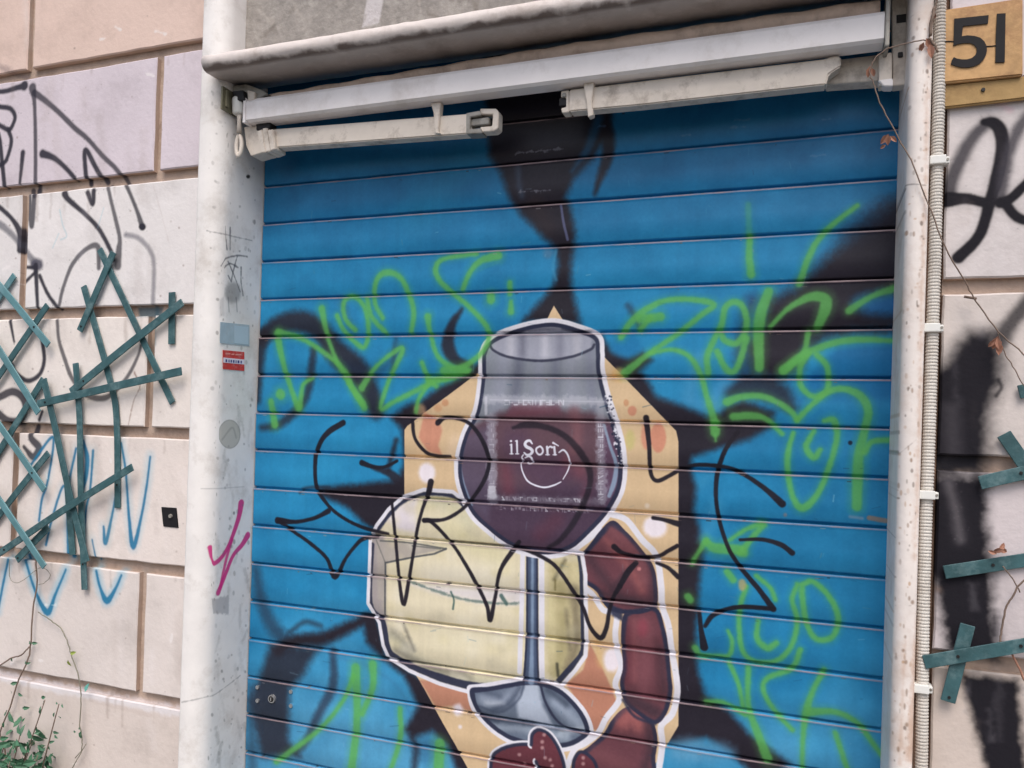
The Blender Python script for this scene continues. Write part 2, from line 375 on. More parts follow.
# ---- right wall paint
PR = Paint(1.74, 2.35, .5, 2.35, 620, mapw, seed=5)
KR = (32, 30, 36)
def speckle(pa, P, n, c):
    Q = spline(np.array(P, float), 5)
    for _ in range(n):
        q = Q[rng.integers(len(Q))]; pa.blob((q[0]+rng.normal(0, 5), q[1]+rng.normal(0, 5)), rng.uniform(.25, .7), c, .5, rng.uniform(.2, .7))
def kr(P, w, op=1., soft=1.5, c=KR, **k): PR.stroke(P, np.array(w)*1.9, c, soft+3, .16, **k); PR.stroke(P, np.array(w)*1.22, c, soft, op, **k); speckle(PR, P, 22, c)
kr([(947.5,196),(954,172),(971,139.5),(986.5,124)], [11,11,10,9], .9, 4, (58,55,62)); kr([(984,122),(992,122.5),(999.5,130),(1002,147),(997,176),(989,204.6),(978.7,236),(958,258)], [6,9,10,10,10,9,9,10])
kr([(948,200),(966,199),(989,204)], [13,9,8]); kr([(1040,108),(1024,120),(1010,148),(1003,178),(1001,200)], [9,9,9,9,8], .88, 4, (66,63,70)); kr([(1000,203),(1010,199),(1024,186),(1045,165)], [9,8,8,8])
kr([(1005,204),(1015,216),(1028,221),(1050,218)], 8); kr([(1001,338),(1012,322),(1030,300)], [13,12,12], .85, 5)
PR.fill([(924,372),(943,362),(956,342),(968,330),(992,330),(1004,348),(1004,382),(993,406),(988,477),(924,480)], KR, 12, 1, sm=False)
PR.fill([(942,405),(960,400),(962,455),(944,462)], (92,88,92), 8, .45); kr([(998,380),(1001,388),(996,396)], 3, .8)
PR.fill([(926,476),(986,476),(991,560),(1000,664),(945,652),(934,590),(922,560)], KR, 8, 1, fuzz=4); kr([(948,484),(955,510),(960,540)], 7, .45, 5, (130,124,126))
PR.fill([(958,672),(1018,680),(1022,730),(1030,800),(1040,900),(1010,900),(985,770)], KR, 6, 1, fuzz=3); kr([(1030,690),(1042,790)], 7, .6, 4, (90,120,150))
PR.stroke([(945,690),(955,668),(962,672)], 8, (170,120,80), 6, .35); PR.stroke([(930,586),(938,590)], 5, (180,130,90), 5, .4)
PR.stroke([(985,95),(1010,110)], 3, (220,160,175), 5, .4)
for _ in range(30):
    p = (rng.uniform(945, 1040), rng.uniform(100, 768)); PR.stroke([p, (p[0]+rng.uniform(-3, 3), p[1]+rng.uniform(10, 50))], rng.uniform(2, 7), rng.choice([(150,130,116),(226,220,220)]), 4, rng.uniform(.05, .2), fuzz=6)
WL = wall('left', -6, -.0745, 0, 4.6, PL.image('left_wall_paint'), PL, seed=1)
WR = wall('right', 1.757, 8, 0, 4.6, PR.image('right_wall_paint'), PR, tone={1:(206,192,182),2:(206,192,182),3:(206,192,182),4:(208,198,198),5:(212,202,196),6:(214,206,204),7:(210,203,207)}, seed=2)
WT = wall('top', -.0735, 1.756, 3.37, 4.6, seed=3)
bm = bmesh.new(); box(bm, (-6, .2, 0), (8, 6, 4.6)); box(bm, (1.72, -.128, 0), (1.7565, .2, 4.6)); box(bm, (-.3, .06, 2.7), (1.9, .199, 3.4))
obj('rear_masonry', bm, mat('masonry', (150, 122, 104), .9, var=.2, scale=10, dirt=(90, 66, 48), dscale=12, damt=.7)[0], building)

# ---- jambs
def mapx(x, y):                            # the paint runs round the rounded edge: reveal (y, z), then front face unrolled
    p = UX(x, y, 0)
    if p[1] > -.19: return (p[1], p[2])
    p = U(x, y, -.192); return (-.19+min(0, p[0]), p[2])
PJ = Paint(-.26, .02, .45, 2.9, 900, mapx, seed=9)
ink = (70, 70, 74)
for P in ([(224,226),(226,240),(227,250)], [(230,228),(230,250)], [(216,264),(228,258),(238,256),(247,257)], [(237,257),(233,272),(231,282)], [(241,268),(241,282),(243,296)], [(231,282),(228,276)], [(224,268),(230,264),(238,268)], [(228,262),(234,276),(240,292)]):
    PJ.stroke(P, 1.7, ink, .7, .75, fuzz=1)
PJ.blob((233,293), 8, (110,108,106), 3, .6, 11)
PJ.stroke([(228,298),(229,312)], 1.5, ink, .7, .5); PJ.stroke([(236,298),(237,312)], 1.5, ink, .7, .5); PJ.fill([(214,298),(224,297),(224,316),(215,316)], (170,170,172), 2, .5)
PJ.blob((229.5,434.5), 10.5, (182,178,168), .8, .85, 14); PJ.stroke([(229.5+10.5*math.cos(a), 434.5+14*math.sin(a)) for a in np.linspace(0,6.28,16)], 1, (130,126,118), .6, .7)
PJ.stroke([(222,440),(232,428),(236,438)], 2, (150,146,138), 1, .6)
PJ.stroke([(206,231),(214,232),(230,236),(252,241)], 1.2, (130,126,126), .6, .7, fuzz=1.5); PJ.stroke([(180,702),(200,700),(216,694),(240,676)], 1.2, (140,136,136), .6, .6, fuzz=1.5); PJ.stroke([(200,489),(244,487)], .9, (150,146,146), .6, .5)
MG = (204, 36, 124)
PJ.stroke([(241,504),(239,516),(235,529),(229,545),(222,557),(214,564),(208,561),(205,549)], [9,7,6,5,5,5,5,5], MG, .8, .95)
PJ.stroke([(247.5,536),(242,545),(233,556),(226,573),(218,593)], [8,6,5,5,6], MG, .8, .95); PJ.stroke([(232,540),(226,560),(220,588)], 4, MG, .8, .9)
PJ.fill([(209,600),(229,596),(229,615),(213,614)], (160,158,160), 1.5, .7, fuzz=3)
for _ in range(230):
    p = (rng.uniform(208, 256), rng.uniform(90, 768)); r_ = rng.uniform(.4, 1.3); PJ.blob(p, r_, (120,114,110), .6, rng.uniform(.15, .6), r_*rng.uniform(1, 2.2))
for _ in range(40):
    p = (rng.uniform(214, 254), rng.uniform(380, 768)); PJ.stroke([p, (p[0]+rng.uniform(-5,5), p[1]+rng.uniform(6,26))], rng.uniform(1.5,5), (150,146,140), 2, rng.uniform(.1,.4), fuzz=4)
PJ.blob((248,177), 2, (50,46,44), .7); 
marb = mat('marble', (234, 230, 226), .5, var=.08, scale=7, bump=.2, bscale=50, dirt=(172, 160, 148), dscale=9, damt=.55)
overlay(*marb, PJ.image('jamb_paint')); marble = marb[0]
def jamb(sx, x0, xo, m):                    # profile in plan, swept up; sx=+1 left jamb (opening on its right)
    prof = [(xo, .06), (xo, -.186)]
    R1 = .008
    prof += [(xo+sx*R1*(1-math.cos(a)), -.186-R1*math.sin(a)) for a in np.linspace(.2, math.pi/2, 4)]
    R = .05 if sx > 0 else .022
    prof += [(x0-sx*R+sx*R*math.sin(a), -.194+R-R*math.cos(a)) for a in np.linspace(0, math.pi/2, 8)]
    prof += [(x0, -.1), (x0, .06)]
    bm = bmesh.new(); zs = [0]+[.3+.1*k for k in range(31)]; rings = []
    for z in zs: rings.append([bm.verts.new((x, y, z)) for x, y in prof])
    for a, b in zip(rings[:-1], rings[1:]):
        for k in range(len(prof)-1): bm.faces.new((a[k], a[k+1], b[k+1], b[k]))
    bm.faces.new(rings[-1])
    bmesh.ops.recalc_face_normals(bm, faces=bm.faces)
    o = obj('door_jamb', bm, m, building, True)
    PJ.uv(o.data, lambda c: (c.y if c.x > -.004 else min(c.y, -.18+max(-.01, c.x))+min(0, c.x), c.z)) if sx > 0 else None
    return o
PK = Paint(1.66, 1.74, .6, 2.6, 900, lambda x, y: (lambda p: (p[0], p[2]))(U(x, y, -.192)), seed=14)
for P, w, o in (([(921,620),(918,650),(914,700),(910,760)], 8, .45), ([(924,600),(922,640),(921,700)], 4, .7), ([(926,150),(921,300),(919,420),(914,560)], 2, .4), ([(905,640),(902,700),(899,765)], 2, .3), ([(930,20),(927,90),(925,150)], 3, .35)):
    PK.stroke(P, w, (178,122,72), 3, o, fuzz=5)
for _ in range(150):
    y = rng.uniform(0, 768); x = 908-(y-90)*.03+rng.uniform(0, 20); PK.blob((x, y), rng.uniform(.4, 1.6), rng.choice([(150,120,96),(110,92,80),(186,150,116)]), .6, rng.uniform(.2, .8), rng.uniform(.6, 3))
for y in np.arange(590, 768, 19): PK.blob((904-(y-600)*.03+rng.uniform(-2,9), y+rng.uniform(-9,9)), rng.uniform(.7,2), (130,98,70), 1, .7, rng.uniform(1,4))
PK.stroke([(900,183),(926,186)], 1, (110,100,96), .6, .7, fuzz=1); PK.stroke([(898,455),(916,440)], 1, (140,126,116), .6, .5, fuzz=2)
mk = mat('marble_right', (232, 223, 216), .5, var=.08, scale=8, bump=.25, bscale=60, dirt=(184, 150, 122), dscale=7, damt=.5)
overlay(*mk, PK.image('right_jamb_rust'))
jamb(1, 0, -.074, marble); rj = jamb(-1, 1.681, 1.7215, mk[0]); PK.uv(rj.data, lambda c: (c.x, c.z))

# ---- lintel slab with a rounded, dirty front edge
lm, ln, lb, lo = mat('lintel_stone', (218, 208, 202), .6, var=.12, scale=9, bump=.25, bscale=60, dirt=(130, 112, 98), dscale=9, damt=.6)
# black crust along the underside of the nose (a real stain band at fixed height, broken by noise)
tc = ln.nodes.new('ShaderNodeTexCoord'); sp = ln.nodes.new('ShaderNodeSeparateXYZ'); ln.links.new(tc.outputs['Object'], sp.inputs[0])
nz = ln.nodes.new('ShaderNodeTexNoise'); nz.inputs['Scale'].default_value = 22; nz.inputs['Detail'].default_value = 8; ln.links.new(tc.outputs['Object'], nz.inputs[0])
ma = ln.nodes.new('ShaderNodeMath'); ma.operation = 'MULTIPLY_ADD'; ma.inputs[1].default_value = .034; ln.links.new(nz.outputs[0], ma.inputs[0]); ln.links.new(sp.outputs[2], ma.inputs[2])
mr = ln.nodes.new('ShaderNodeMapRange'); mr.inputs[1].default_value = 2.506; mr.inputs[2].default_value = 2.515; mr.inputs[3].default_value = .85; mr.inputs[4].default_value = 0
ln.links.new(ma.outputs[0], mr.inputs[0])
mx = ln.nodes.new('ShaderNodeMixRGB'); mx.inputs[2].default_value = (*lin((84, 66, 58)), 1)
mq = ln.nodes.new('ShaderNodeMapRange'); mq.inputs[1].default_value = -.236; mq.inputs[2].default_value = -.222; mq.inputs[3].default_value = 1; mq.inputs[4].default_value = .38; ln.links.new(sp.outputs[1], mq.inputs[0])
mt_ = ln.nodes.new('ShaderNodeMath'); mt_.operation = 'MULTIPLY'; ln.links.new(mr.outputs[0], mt_.inputs[0]); ln.links.new(mq.outputs[0], mt_.inputs[1])
ln.links.new(mt_.outputs[0], mx.inputs[0]); ln.links.new(lo, mx.inputs[1]); ln.links.new(mx.outputs[0], lb.inputs['Base Color'])
bm = bmesh.new(); zt, zb = 2.529, 2.486; R = (zt-zb)/2
prof = [(-.1, zt), (-.228, zt)]+[(-.228-R*math.sin(a), (zt+zb)/2+R*math.cos(a)) for a in np.linspace(.15, math.pi-.15, 10)]+[(-.228, zb), (-.1, zb)]
rings = []
for k in range(60):
    x = -.022+(1.745+.022)*k/59; rings.append([bm.verts.new((x, y+random.uniform(-.0012, .0012), z+random.uniform(-.001, .001))) for y, z in prof])
for a, b in zip(rings[:-1], rings[1:]):
    for k in range(len(prof)): bm.faces.new((a[k], a[(k+1) % len(prof)], b[(k+1) % len(prof)], b[k]))
bm.faces.new(rings[0]); bm.faces.new(rings[-1]); bmesh.ops.recalc_face_normals(bm, faces=bm.faces)
obj('lintel', bm, lm, building, True)

# ---- rough plaster panel over the lintel
YP = -.105
PP = Paint(-.02, 1.72, 2.5, 3.0, 400, lambda x, y: (lambda p: (p[0], p[2]))(U(x, y, YP)), seed=12)
PP.fill([(373,-30),(390,-30),(378,24),(361,28)], (196,190,190), 1, .95, fuzz=2)
for _ in range(60):
    p = (rng.uniform(246, 640), rng.uniform(-20, 40)); PP.stroke([p, (p[0]+rng.uniform(-14,14), p[1]-rng.uniform(2,14))], rng.uniform(1,4), rng.choice([(176,168,160),(120,112,104)]), 1.5, rng.uniform(.2,.6), fuzz=5)
pm = mat('rough_plaster', (150, 144, 138), .9, var=.22, scale=22, bump=.8, bscale=70, dirt=(190, 184, 176), dscale=24, damt=.6)
overlay(*pm, PP.image('panel_scars'))
bm = bmesh.new(); box(bm, (0, YP, 2.527), (1.697, -.02, 3.372)); o = obj('plaster_panel', bm, pm[0], building); PP.uv(o.data, lambda c: (c.x, c.z))
bm = bmesh.new(); box(bm, (-.02, -.02, 2.62), (1.72, .0605, 3.38)); obj('shutter_box', bm, dark_metal, building)
# ------------------------------------------------------------------ the painted roller shutter
YS = -.004
maps = lambda x, y: (lambda p: (p[0], p[2]))(U(x, y, YS))
Z = Paint(-.01, 1.71, .4, 2.42, 1000, maps, (34, 129, 177), seed=21)
# blue ground: sprayed in drifts, darker at the top with some lintel shade painted in, paler low down
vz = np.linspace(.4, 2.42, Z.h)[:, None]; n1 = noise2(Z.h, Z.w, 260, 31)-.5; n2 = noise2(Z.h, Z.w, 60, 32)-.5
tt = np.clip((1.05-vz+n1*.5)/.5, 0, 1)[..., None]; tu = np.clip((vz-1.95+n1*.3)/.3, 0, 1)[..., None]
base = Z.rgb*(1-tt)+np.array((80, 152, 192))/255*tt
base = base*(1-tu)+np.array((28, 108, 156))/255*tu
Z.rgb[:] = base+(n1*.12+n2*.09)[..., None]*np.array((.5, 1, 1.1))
DK = (38, 34, 45); TN = (214, 186, 148); TC = (186, 128, 106); WH = (226, 224, 232); OL = (44, 48, 70)
st, fl, bl = Z.stroke, Z.fill, Z.blob
st([(700,360),(690,400),(720,410)], 14, (90,160,200), 8, .4); st([(300,480),(360,440)], 30, (50,150,196), 20, .4); st([(480,150),(420,210)], 40, (30,130,165), 25, .3)
# smoke-like dark plume; its top end also paints in the shade up there
fl([(484,60),(489,156),(501,174),(509,199),(521,215),(546,240),(556,249),(557.6,266),(554,284),(544,298),(522,322),(580,324),(574,298),(571,286),(571,264),(574,247),(575,231),(571,210),(566,198),(574,178),(592,160),(610,130),(620,60)], (34,30,40), 6, 1)
st([(600,120),(608,140),(606,162),(600,178),(595,194)], [16,14,11,7,3], (40,36,46), 4, .95)
st([(598,120),(588,148),(572,172)], [9,9,3], (30,78,112), 4, .85); st([(518,168),(519,184),(522,196)], 6, (56,66,84), 4, .8); st([(561,206),(563.5,223),(567.5,240)], 2.6, (92,96,128), .8, .9)
st([(535,205),(548,228)], 16, (52,40,42), 8, .5); st([(516,153.5),(563,148.5)], 1.6, (110,110,120), .8, .7, fuzz=5); st([(518,192.5),(550,190.5)], 1.6, (120,120,130), .8, .7, fuzz=5)
st([(556,250),(553,268),(556,280)], 3, (70,150,190), 1.5, .5); bl((548,254), 5, (110,110,130), 3, .4)
# dark left-hand flourishes
st([(262,338),(279,325),(302,322),(320,331),(336,352),(354,368),(367,388),(376,410)], [16,20,22,20,24,26,24,18], DK, 6, .9)
st([(263,335),(257,365),(257,400)], [14,16,8], DK, 5, .85); st([(314,350),(310,380),(302,404),(280,424),(262,428)], [8,9,9,9,6], DK, 4, .75); st([(340,300),(352,330)], 8, (40,70,110), 8, .4)
st([(462,309),(452,325),(448,345),(455,360),(470,366)], [3,9,14,11,8], DK, 3, .9); st([(336,366),(376,372),(400,350)], 10, (40,60,90), 8, .45); st([(392,372),(396,340)], 5, DK, 4, .4)
fl([(484,358),(458,378),(440,387),(420,402),(408,405),(391,418),(401,430),(404,462),(398,480),(360,484),(318,488),(322,496),(348,508),(364,524),(384,536),(410,520),(420,470),(415,430),(480,380)], DK, 5.5, 1)
st([(372,468),(390,474),(404,488)], [3,8,14], DK, 2, .9); st([(300,493),(306,488),(330,487)], 2.5, DK, 2, .6); st([(388,470),(392,455),(396,440)], 5, DK, 3,.8)
# dark surround on the right
fl([(601,335),(612,352),(628,358),(642,352),(652,360),(640,372),(648,382),(656,397),(677,404),(706,416),(720,413),(727,406),(741,401),(754,404),(774,413),(770,428),(748,440),(728,446),(693,457),(690,468),(696,486),(694,513),(700,529),(704,550),(700,575),(698,606),(696,630),(697,668),(705,695),(729,712),(748,733),(790,764),(759,780),(729,752),(706,738),(680,743),(655,742),(600,560),(600,400)], DK, 5.5, 1)
bl((626,346), 15, (26,118,170), 6, .9, 11); st([(628,306),(640,326)], 6, DK, 4, .5)
fl([(846,240),(905,190),(905,288),(902,332),(852,334),(812,342),(796,372),(772,382),(748,372),(742,345),(758,330),(766,300),(790,290)], DK, 12, 1)
bl((884,304), 32, (24,100,156), 9, .95, 12); fl([(838,348),(905,342),(905,400),(800,400),(812,372)], (24,110,164), 6, .9); st([(752,300),(742,340),(742,375)], 12, (34,60,96), 9, .8); st([(800,330),(812,342)], 14, DK, 8, .7)
st([(730,392),(752,386),(776,392),(792,408)], [14,22,22,10], DK, 7, .8); st([(728,376),(718,392),(712,405)], 12, (70,150,196), 7, .7); st([(850,234),(880,212)], 22, (32,44,66), 14, .6)
bl((686,560+190), 16, (110,164,198), 9, .6, 12); bl((712,752), 22, (100,160,196), 9, .7, 9)
st([(705,538),(712,520),(716,505)], 12, (60,146,190), 7, .6); st([(702,482),(708,476)], 10, (60,146,190), 6, .5); bl((722,592), 16, (24,112,162), 8, .5, 14)
# bottom-left darks
st([(256,570),(262,604),(275,630),(292,643)], [10,14,16,12], (38,60,84), 7, .75)
st([(368,618),(343,630),(321,639),(296,641),(278,650)], [9,12,13,12,12], DK, 5.5, 1); fl([(270,645),(318,648),(304,674),(290,690),(288,740),(300,757),(262,757),(248,700),(258,682)], DK, 7, .85)
st([(290,632),(305,622),(321,626)], 5, (40,60,80), 3, .7); st([(333,652),(333,685),(319,714),(306,741),(296,752)], [8,10,9,8,7], (44,48,66), 4, .7)
st([(252,690),(252,768)], 12, (44,64,86), 8, .6)
fl([(362,616),(376,612),(386,655),(424,680),(480,780),(457,770),(447,746),(432,731),(413,738),(404,730),(418,706),(404,676),(384,660),(366,642)], DK, 5.5, 1)
st([(330,655),(372,668),(400,690),(410,715)], 3, (60,110,150), 4, .3); bl((426,750), 14, (60,120,160), 8, .7, 12); st([(412,738),(416,750),(414,768)], 7, DK, 5, .7)
# tan octagonal board
fl([(554,306),(564,322),(603,356),(676,431),(678.3,442),(678.3,726),(640,790),(480,790),(419.5,681),(405,660),(404,430),(407,426),(546,322)], TN, .6, 1)
fl([(419,680),(450,682),(474,690),(474,712),(452,706),(436,708)], TC, 2, .9); fl([(583,670),(590,645),(596,655),(612,690),(618,705),(606,724),(600,732),(590,728),(584,712),(566,684)], TC, 1.5, .95)
fl([(424,412),(438,420),(442,430),(438,446),(442,456),(428,452),(418,438)], (204,140,116), 2, .9); bl((445,403), 3.5, (200,146,108), 1.2, .8); bl((438,408), 4, (208,156,116), 2, .7); bl((420,410),6,(214,170,128),3,.6)
bl((626,403), 2.6, (200,146,108), 1, .8, 3.5); bl((632,411), 4.5, (204,136,110), 1.2, .8, 5); bl((658,438), 8, (206,136,112), 1.5, .85, 15); bl((646,436), 5, (210,140,116), 2, .8, 14); bl((604,386),4,(206,150,110),2,.7); bl((630,440), 5, (190,190,110), 3, .5, 10); bl((618,375),7,(222,178,116),4,.7)
st([(455,440),(450,455)], 12, (226,200,170), 5, .6)
for p, r, ry in (((427,473), 8.5, 10), ((655,527), 12, 11), ((612,660), 9, 12), ((458,710), 5, 6)): bl(p, r, (236,228,236), 3, .95, ry)
bl((460,727), 2, (232,222,224), 1.4, .9); bl((647,506), 2.5, (230,214,196), 1.5, .8); st([(596,640),(600,665)], 6, (216,180,120), 4, .5)
# sausages
w_out = [(610,514),(626,520),(642,540),(656,556),(661,585),(662,606),(668,625),(671,648),(676,676),(677,694),(672,714),(661,726),(662,745),(658,775)]
st(w_out, 6.5, WH, .7, 1); st([(600,530),(590,538),(572,553),(573,565),(578,582),(592,594),(603,610),(616,614),(615,634),(617,650),(621,667),(615,684),(619,700),(606,718),(598,733),(584,744),(574,750),(566,770)], 6, WH, .7, 1)
MA = (106, 64, 73); MD = (68, 50, 60); MLt = (160, 72, 80)
s1 = [(610,521.5),(625,531),(641,549),(653,566),(657,585),(656,606),(640,614),(614,612),(603,603),(596,591),(580,579),(574,561),(586,549)]
s2 = [(624,614),(640,606),(657,609),(664,627),(668,648),(671,677),(672,692),(667,712),(656,724),(640,716),(625,702),(620,684),(623,666),(621,640)]
s3 = [(612,720),(625,708),(642,708),(653,722),(657,739),(655,756),(648,790),(570,790),(578,757),(590,746),(604,733)]
for q in (s3, s2, s1):
    fl(q, MA, .8, 1, sm=True); Z.mask = fl(q, MA, .8, 1, sm=True, ret=True); st(q, 8.5, OL, 1.6, .97, closed=True)
    if q is s1:
        st([(650,560),(654,600)], 8, MD, 6, .6); st([(590,560),(620,596),(650,604)], 10, MD, 7, .7); st([(612,530),(636,556),(644,580)], [8,12,10], (130,80,85), 6, .7); st([(630,565),(612,590)], 4, MD, 3, .7); bl((639,569), 2, (196,130,130), 1); st([(606,540),(628,566),(642,590)], [5,9,7], (154,92,92), 6, .75); st([(640,604),(600,592)], 5, MD, 4, .7)
    if q is s2: st([(644,622),(646,646),(644,690)], [12,16,12], (128,78,86), 6, .8); bl((642,628), 6, (142,66,80), 4, .7, 9); st([(630,626),(628,680)], 8, (96,48,60), 6, .6); st([(660,650),(663,690)], 7, MD, 5, .7); st([(630,700),(655,712)], 12, MD, 5, .85); st([(634,622),(634,680)], 7, (150,90,94), 6, .6); st([(656,640),(660,700)], 6, (92,56,64), 4, .6)
    if q is s3: st([(624,722),(630,716),(638,724)], 16, (168,100,98), 8, .85); st([(648,725),(650,750),(640,780)], 8, MD, 6, .8); st([(596,752),(630,770)], 14, (120,74,80), 8, .6)
    Z.mask = None
st([(623,700),(634,716),(655,724)], 3, OL, 1.5, .8); st([(606,604),(622,612),(656,607)], 3, OL, 1.5, .85); fl([(605,602),(622,610),(623,622),(612,616)], OL, 2, .9)
# cheese
ch = [(372,540),(378,527),(390,511),(404,499),(424,492),(452,494),(470,508),(497,536),(535,552),(572,553),(580,556),(583,575),(584,640),(583,655),(574,668),(560,684),(536,690),(500,692),(470,690),(440,682),(410,669),(390,656),(385,645),(381,622),(370,603)]
fl(ch, WH, .8, 1); st(ch, 9, WH, .7, 1, closed=True, sm=False)
fl(ch, (222,212,182), .7, 1); Z.mask = fl(ch, (0,0,0), .8, ret=True)
fl([(360,530),(384,536),(386,620),(392,660),(360,640)], (158,150,152), 3, .9); fl([(376,540),(410,543),(446,549),(415,556),(386,563),(386,600),(378,600)], (172,164,156), 2, .9)
fl([(384,520),(400,505),(416,500),(416,532),(400,530)], (222,214,222), 4, .9); st([(430,500),(450,505),(470,525)], 14, (200,197,168), 9, .7); st([(450,530),(500,560)], 22, (222,214,172), 10, .6)
fl([(410,584),(442,595),(480,604),(523,606),(523,590),(460,588)], (222,216,222), 5, .8); st([(394,640),(420,664),(460,680),(520,684)], 14, (186,184,160), 8, .7); st([(392,632),(410,648)], 8, (120,118,110), 7, .6)
fl([(547,560),(583,560),(583,660),(560,684),(546,672)], (200,188,144), 5, .8); st([(560,570),(562,640),(558,672)], 14, (164,154,112), 8, .75); st([(574,590),(577,640),(568,668)], 9, (118,108,88), 5, .75); st([(551,600),(552,650)], 6, (216,206,160), 4, .7); st([(566,610),(570,650)], 4, (96,88,74), 3, .5); st([(396,650),(430,668),(470,676)], 6, (112,108,100), 5, .6); st([(404,625),(414,650)], 3, (84,82,78), 2.5, .6); st([(470,672),(515,680)], 7, (236,226,190), 4, .6); st([(565,560),(554,580)], 3, (110,104,80), 2.5, .8); st([(557,664),(558,676)], 3, (60,60,50), 1.5, .8); st([(555,580),(555,590)],2,(110,100,60),1,.6)
st([(500,620),(440,612),(400,606)], 30, (232,222,194), 12, .5)
st([(430,575),(500,575)], 20, (236,230,214), 12, .55); st([(400,590),(400,625)], 10, (238,232,214), 6, .5); st([(440,640),(510,640)], 18, (234,226,196), 12, .5)
for _ in range(60):
    p = (rng.uniform(384,575), rng.uniform(505,680)); st([p, (p[0]+rng.uniform(-14,14), p[1]+rng.uniform(-5,5))], rng.uniform(4,12), rng.choice([(242,236,216),(190,182,158),(222,210,166),(206,196,150)]), 5, .32)
st([(377,528),(390,511),(404,499),(424,492),(452,494),(466,505)], 8, OL, 1.2, .97); st([(372,545),(370,603),(382,622),(386,645),(392,656),(412,668),(442,680),(472,688),(520,690)], [5,6,8,9,9,9,11,12,8], OL, 1, .95)
st([(581,556),(583,575),(584.5,640),(583,655),(574,668),(560,682)], [8,8,8,9,11,9], OL, .9, .95); Z.mask = None
st([(385,616),(385,563),(415,557),(434,554),(446,549)], 1.8, (70,74,80), .7, .85, sm=False); st([(380,541),(409,543),(446,549)], 1.5, (80,84,84), .7, .8); st([(412,546),(440,549)], 1.5, (80,84,84), .7, .6); st([(376,540),(385,563)], 1.4, (80,84,84), .8, .5)
st([(411,582),(424.5,587),(442,593),(461.6,599),(481,602),(504.5,604),(521,603)], 2.4, (104,124,118), 1.2, .8, fuzz=2); st([(451,592),(454,600),(453,609)], 2, (60,90,86), .8, .8); st([(501,596),(506,604)], 4, (60,90,86), 1.2, .8)
# stem and foot of the glass
foot = [(470.5,689),(474,706),(487,724),(510,740),(540,747),(566.6,747),(585,738),(589,728.6),(580.6,710),(562,691),(541,682),(524,681),(505,684),(488,687)]
st(foot, 9, WH, .7, 1, closed=True); st([(522.5,556),(521.5,600),(519.5,672)], 5, WH, .6, 1); st([(541.5,556),(541.5,640),(542,678)], 6, WH, .6, 1)
fl(foot, (104,116,134), .8, 1, sm=True); Z.mask = fl(foot, (0,0,0), .8, sm=True, ret=True)
st([(484,700),(505,700),(520,690)], 12, (150,160,178), 6, .8); st([(480,716),(510,726),(530,722)], 12, (56,66,84), 5, .85); fl([(524,676),(537,676),(541,700),(553,727),(518,718),(516,700)], (186,196,212), 3, .9); st([(556,702),(578,724)], 12, (166,178,196), 6, .75); st([(548,690),(566,704)], 7, (70,80,98), 4, .8); st([(545,706),(556,720)], 5, (66,76,94), 4, .6); st([(480,690),(500,696)], 5, (74,84,104), 4, .7); st([(486,703),(504,704)], 4, (196,204,216), 3, .6); st([(520,688),(508,704),(494,710)], 5, (60,70,90), 4, .7); st([(560,734),(584,728)], 6, (190,200,212), 3, .6)
st([(540,684),(546,704),(560,724),(584,734)], 2.5, OL, 1, .9); st([(524,684),(518,700),(500,712),(478,706)], 2.5, (70,80,100), 1.5, .7); st([(490,727),(530,730),(566,738)], 8, (178,190,204), 4, .6); st(foot, 9, OL, 1, .95, closed=True); Z.mask = None
fl([(527,550),(537,550),(537,640),(538,684),(523,684),(526,640)], (72,86,112), .7, 1); st([(532.5,552),(532,640),(531,682)], [3,3.5,6], (136,156,182), 1.4, .9); st([(527,552),(526.5,640),(523.5,684)], 2.2, OL, .7, .9); st([(537,552),(537.3,640),(538.5,684)], 2.2, OL, .7, .9)
# little beans
for q, wl in (([(491,790),(491.6,760),(500,750),(517,745),(533,746),(539,757),(542,768),(542,790)], 1), ([(531,745),(532,735),(538,730),(547,733),(554,741),(560,753),(564,768),(564,790),(546,790),(536,762)], 1), ([(573,790),(573,766),(576,756),(581,752),(589,756),(596,766),(600,790)], 0)):
    if wl: st(q, 8, WH, .7, 1, sm=True)
    fl(q, (104,54,64), .8, 1, sm=True); st(q, 3.4, OL, .9, .95)
for p in ((519,755),(542,742),(542,748),(545,758),(550,760),(583,758),(583,764),(524,764),(552,766),(544,735)): bl(p, 1.8, (190,150,150), 1.2, .8)
# wine glass bowl
gl = [(480,352),(486,340),(501,331),(529,322.5),(555,319.5),(578,325),(599,334),(602,350),(602.5,369),(609,397),(618,424),(624,448),(625.5,470),(622,492),(609,514),(592,532),(573,548),(552,554),(530,552.5),(508,545),(487,530),(470,514),(460.5,495),(455.5,476),(456,456),(463,432),(474,411),(479.5,378)]
gl = [(541+(x-541)*.962, 440+(y-440)*(.968 if y < 440 else 1)) for x, y in gl]
st(gl, 10, WH, .7, 1, closed=True)
fl(gl, (134,140,150), .8, 1, sm=True); Z.mask = fl(gl, (0,0,0), .8, sm=True, ret=True)
for x, c, w in ((505,(150,154,170),14),(520,(96,100,118),10),(540,(142,146,162),10),(556,(112,116,134),8),(572,(150,154,168),12),(590,(120,124,142),9)): st([(x,345),(x-2+(x-540)*.05,380),(x-4+(x-540)*.15,410)], w, c, 6, .7)
fl([(484,420),(500,412),(520,409),(590,412),(618,424),(640,520),(560,565),(450,540),(450,440)], (94,66,76), 5, .92)
fl([(450,470),(500,490),(560,480),(640,480),(600,560),(480,550)], (72,56,76), 14, .85); fl([(455,440),(490,424),(494,480),(488,520),(460,500)], (92,82,102), 6, .8); fl([(600,424),(618,424),(628,480),(606,510),(600,470)], (94,70,96), 5, .7)
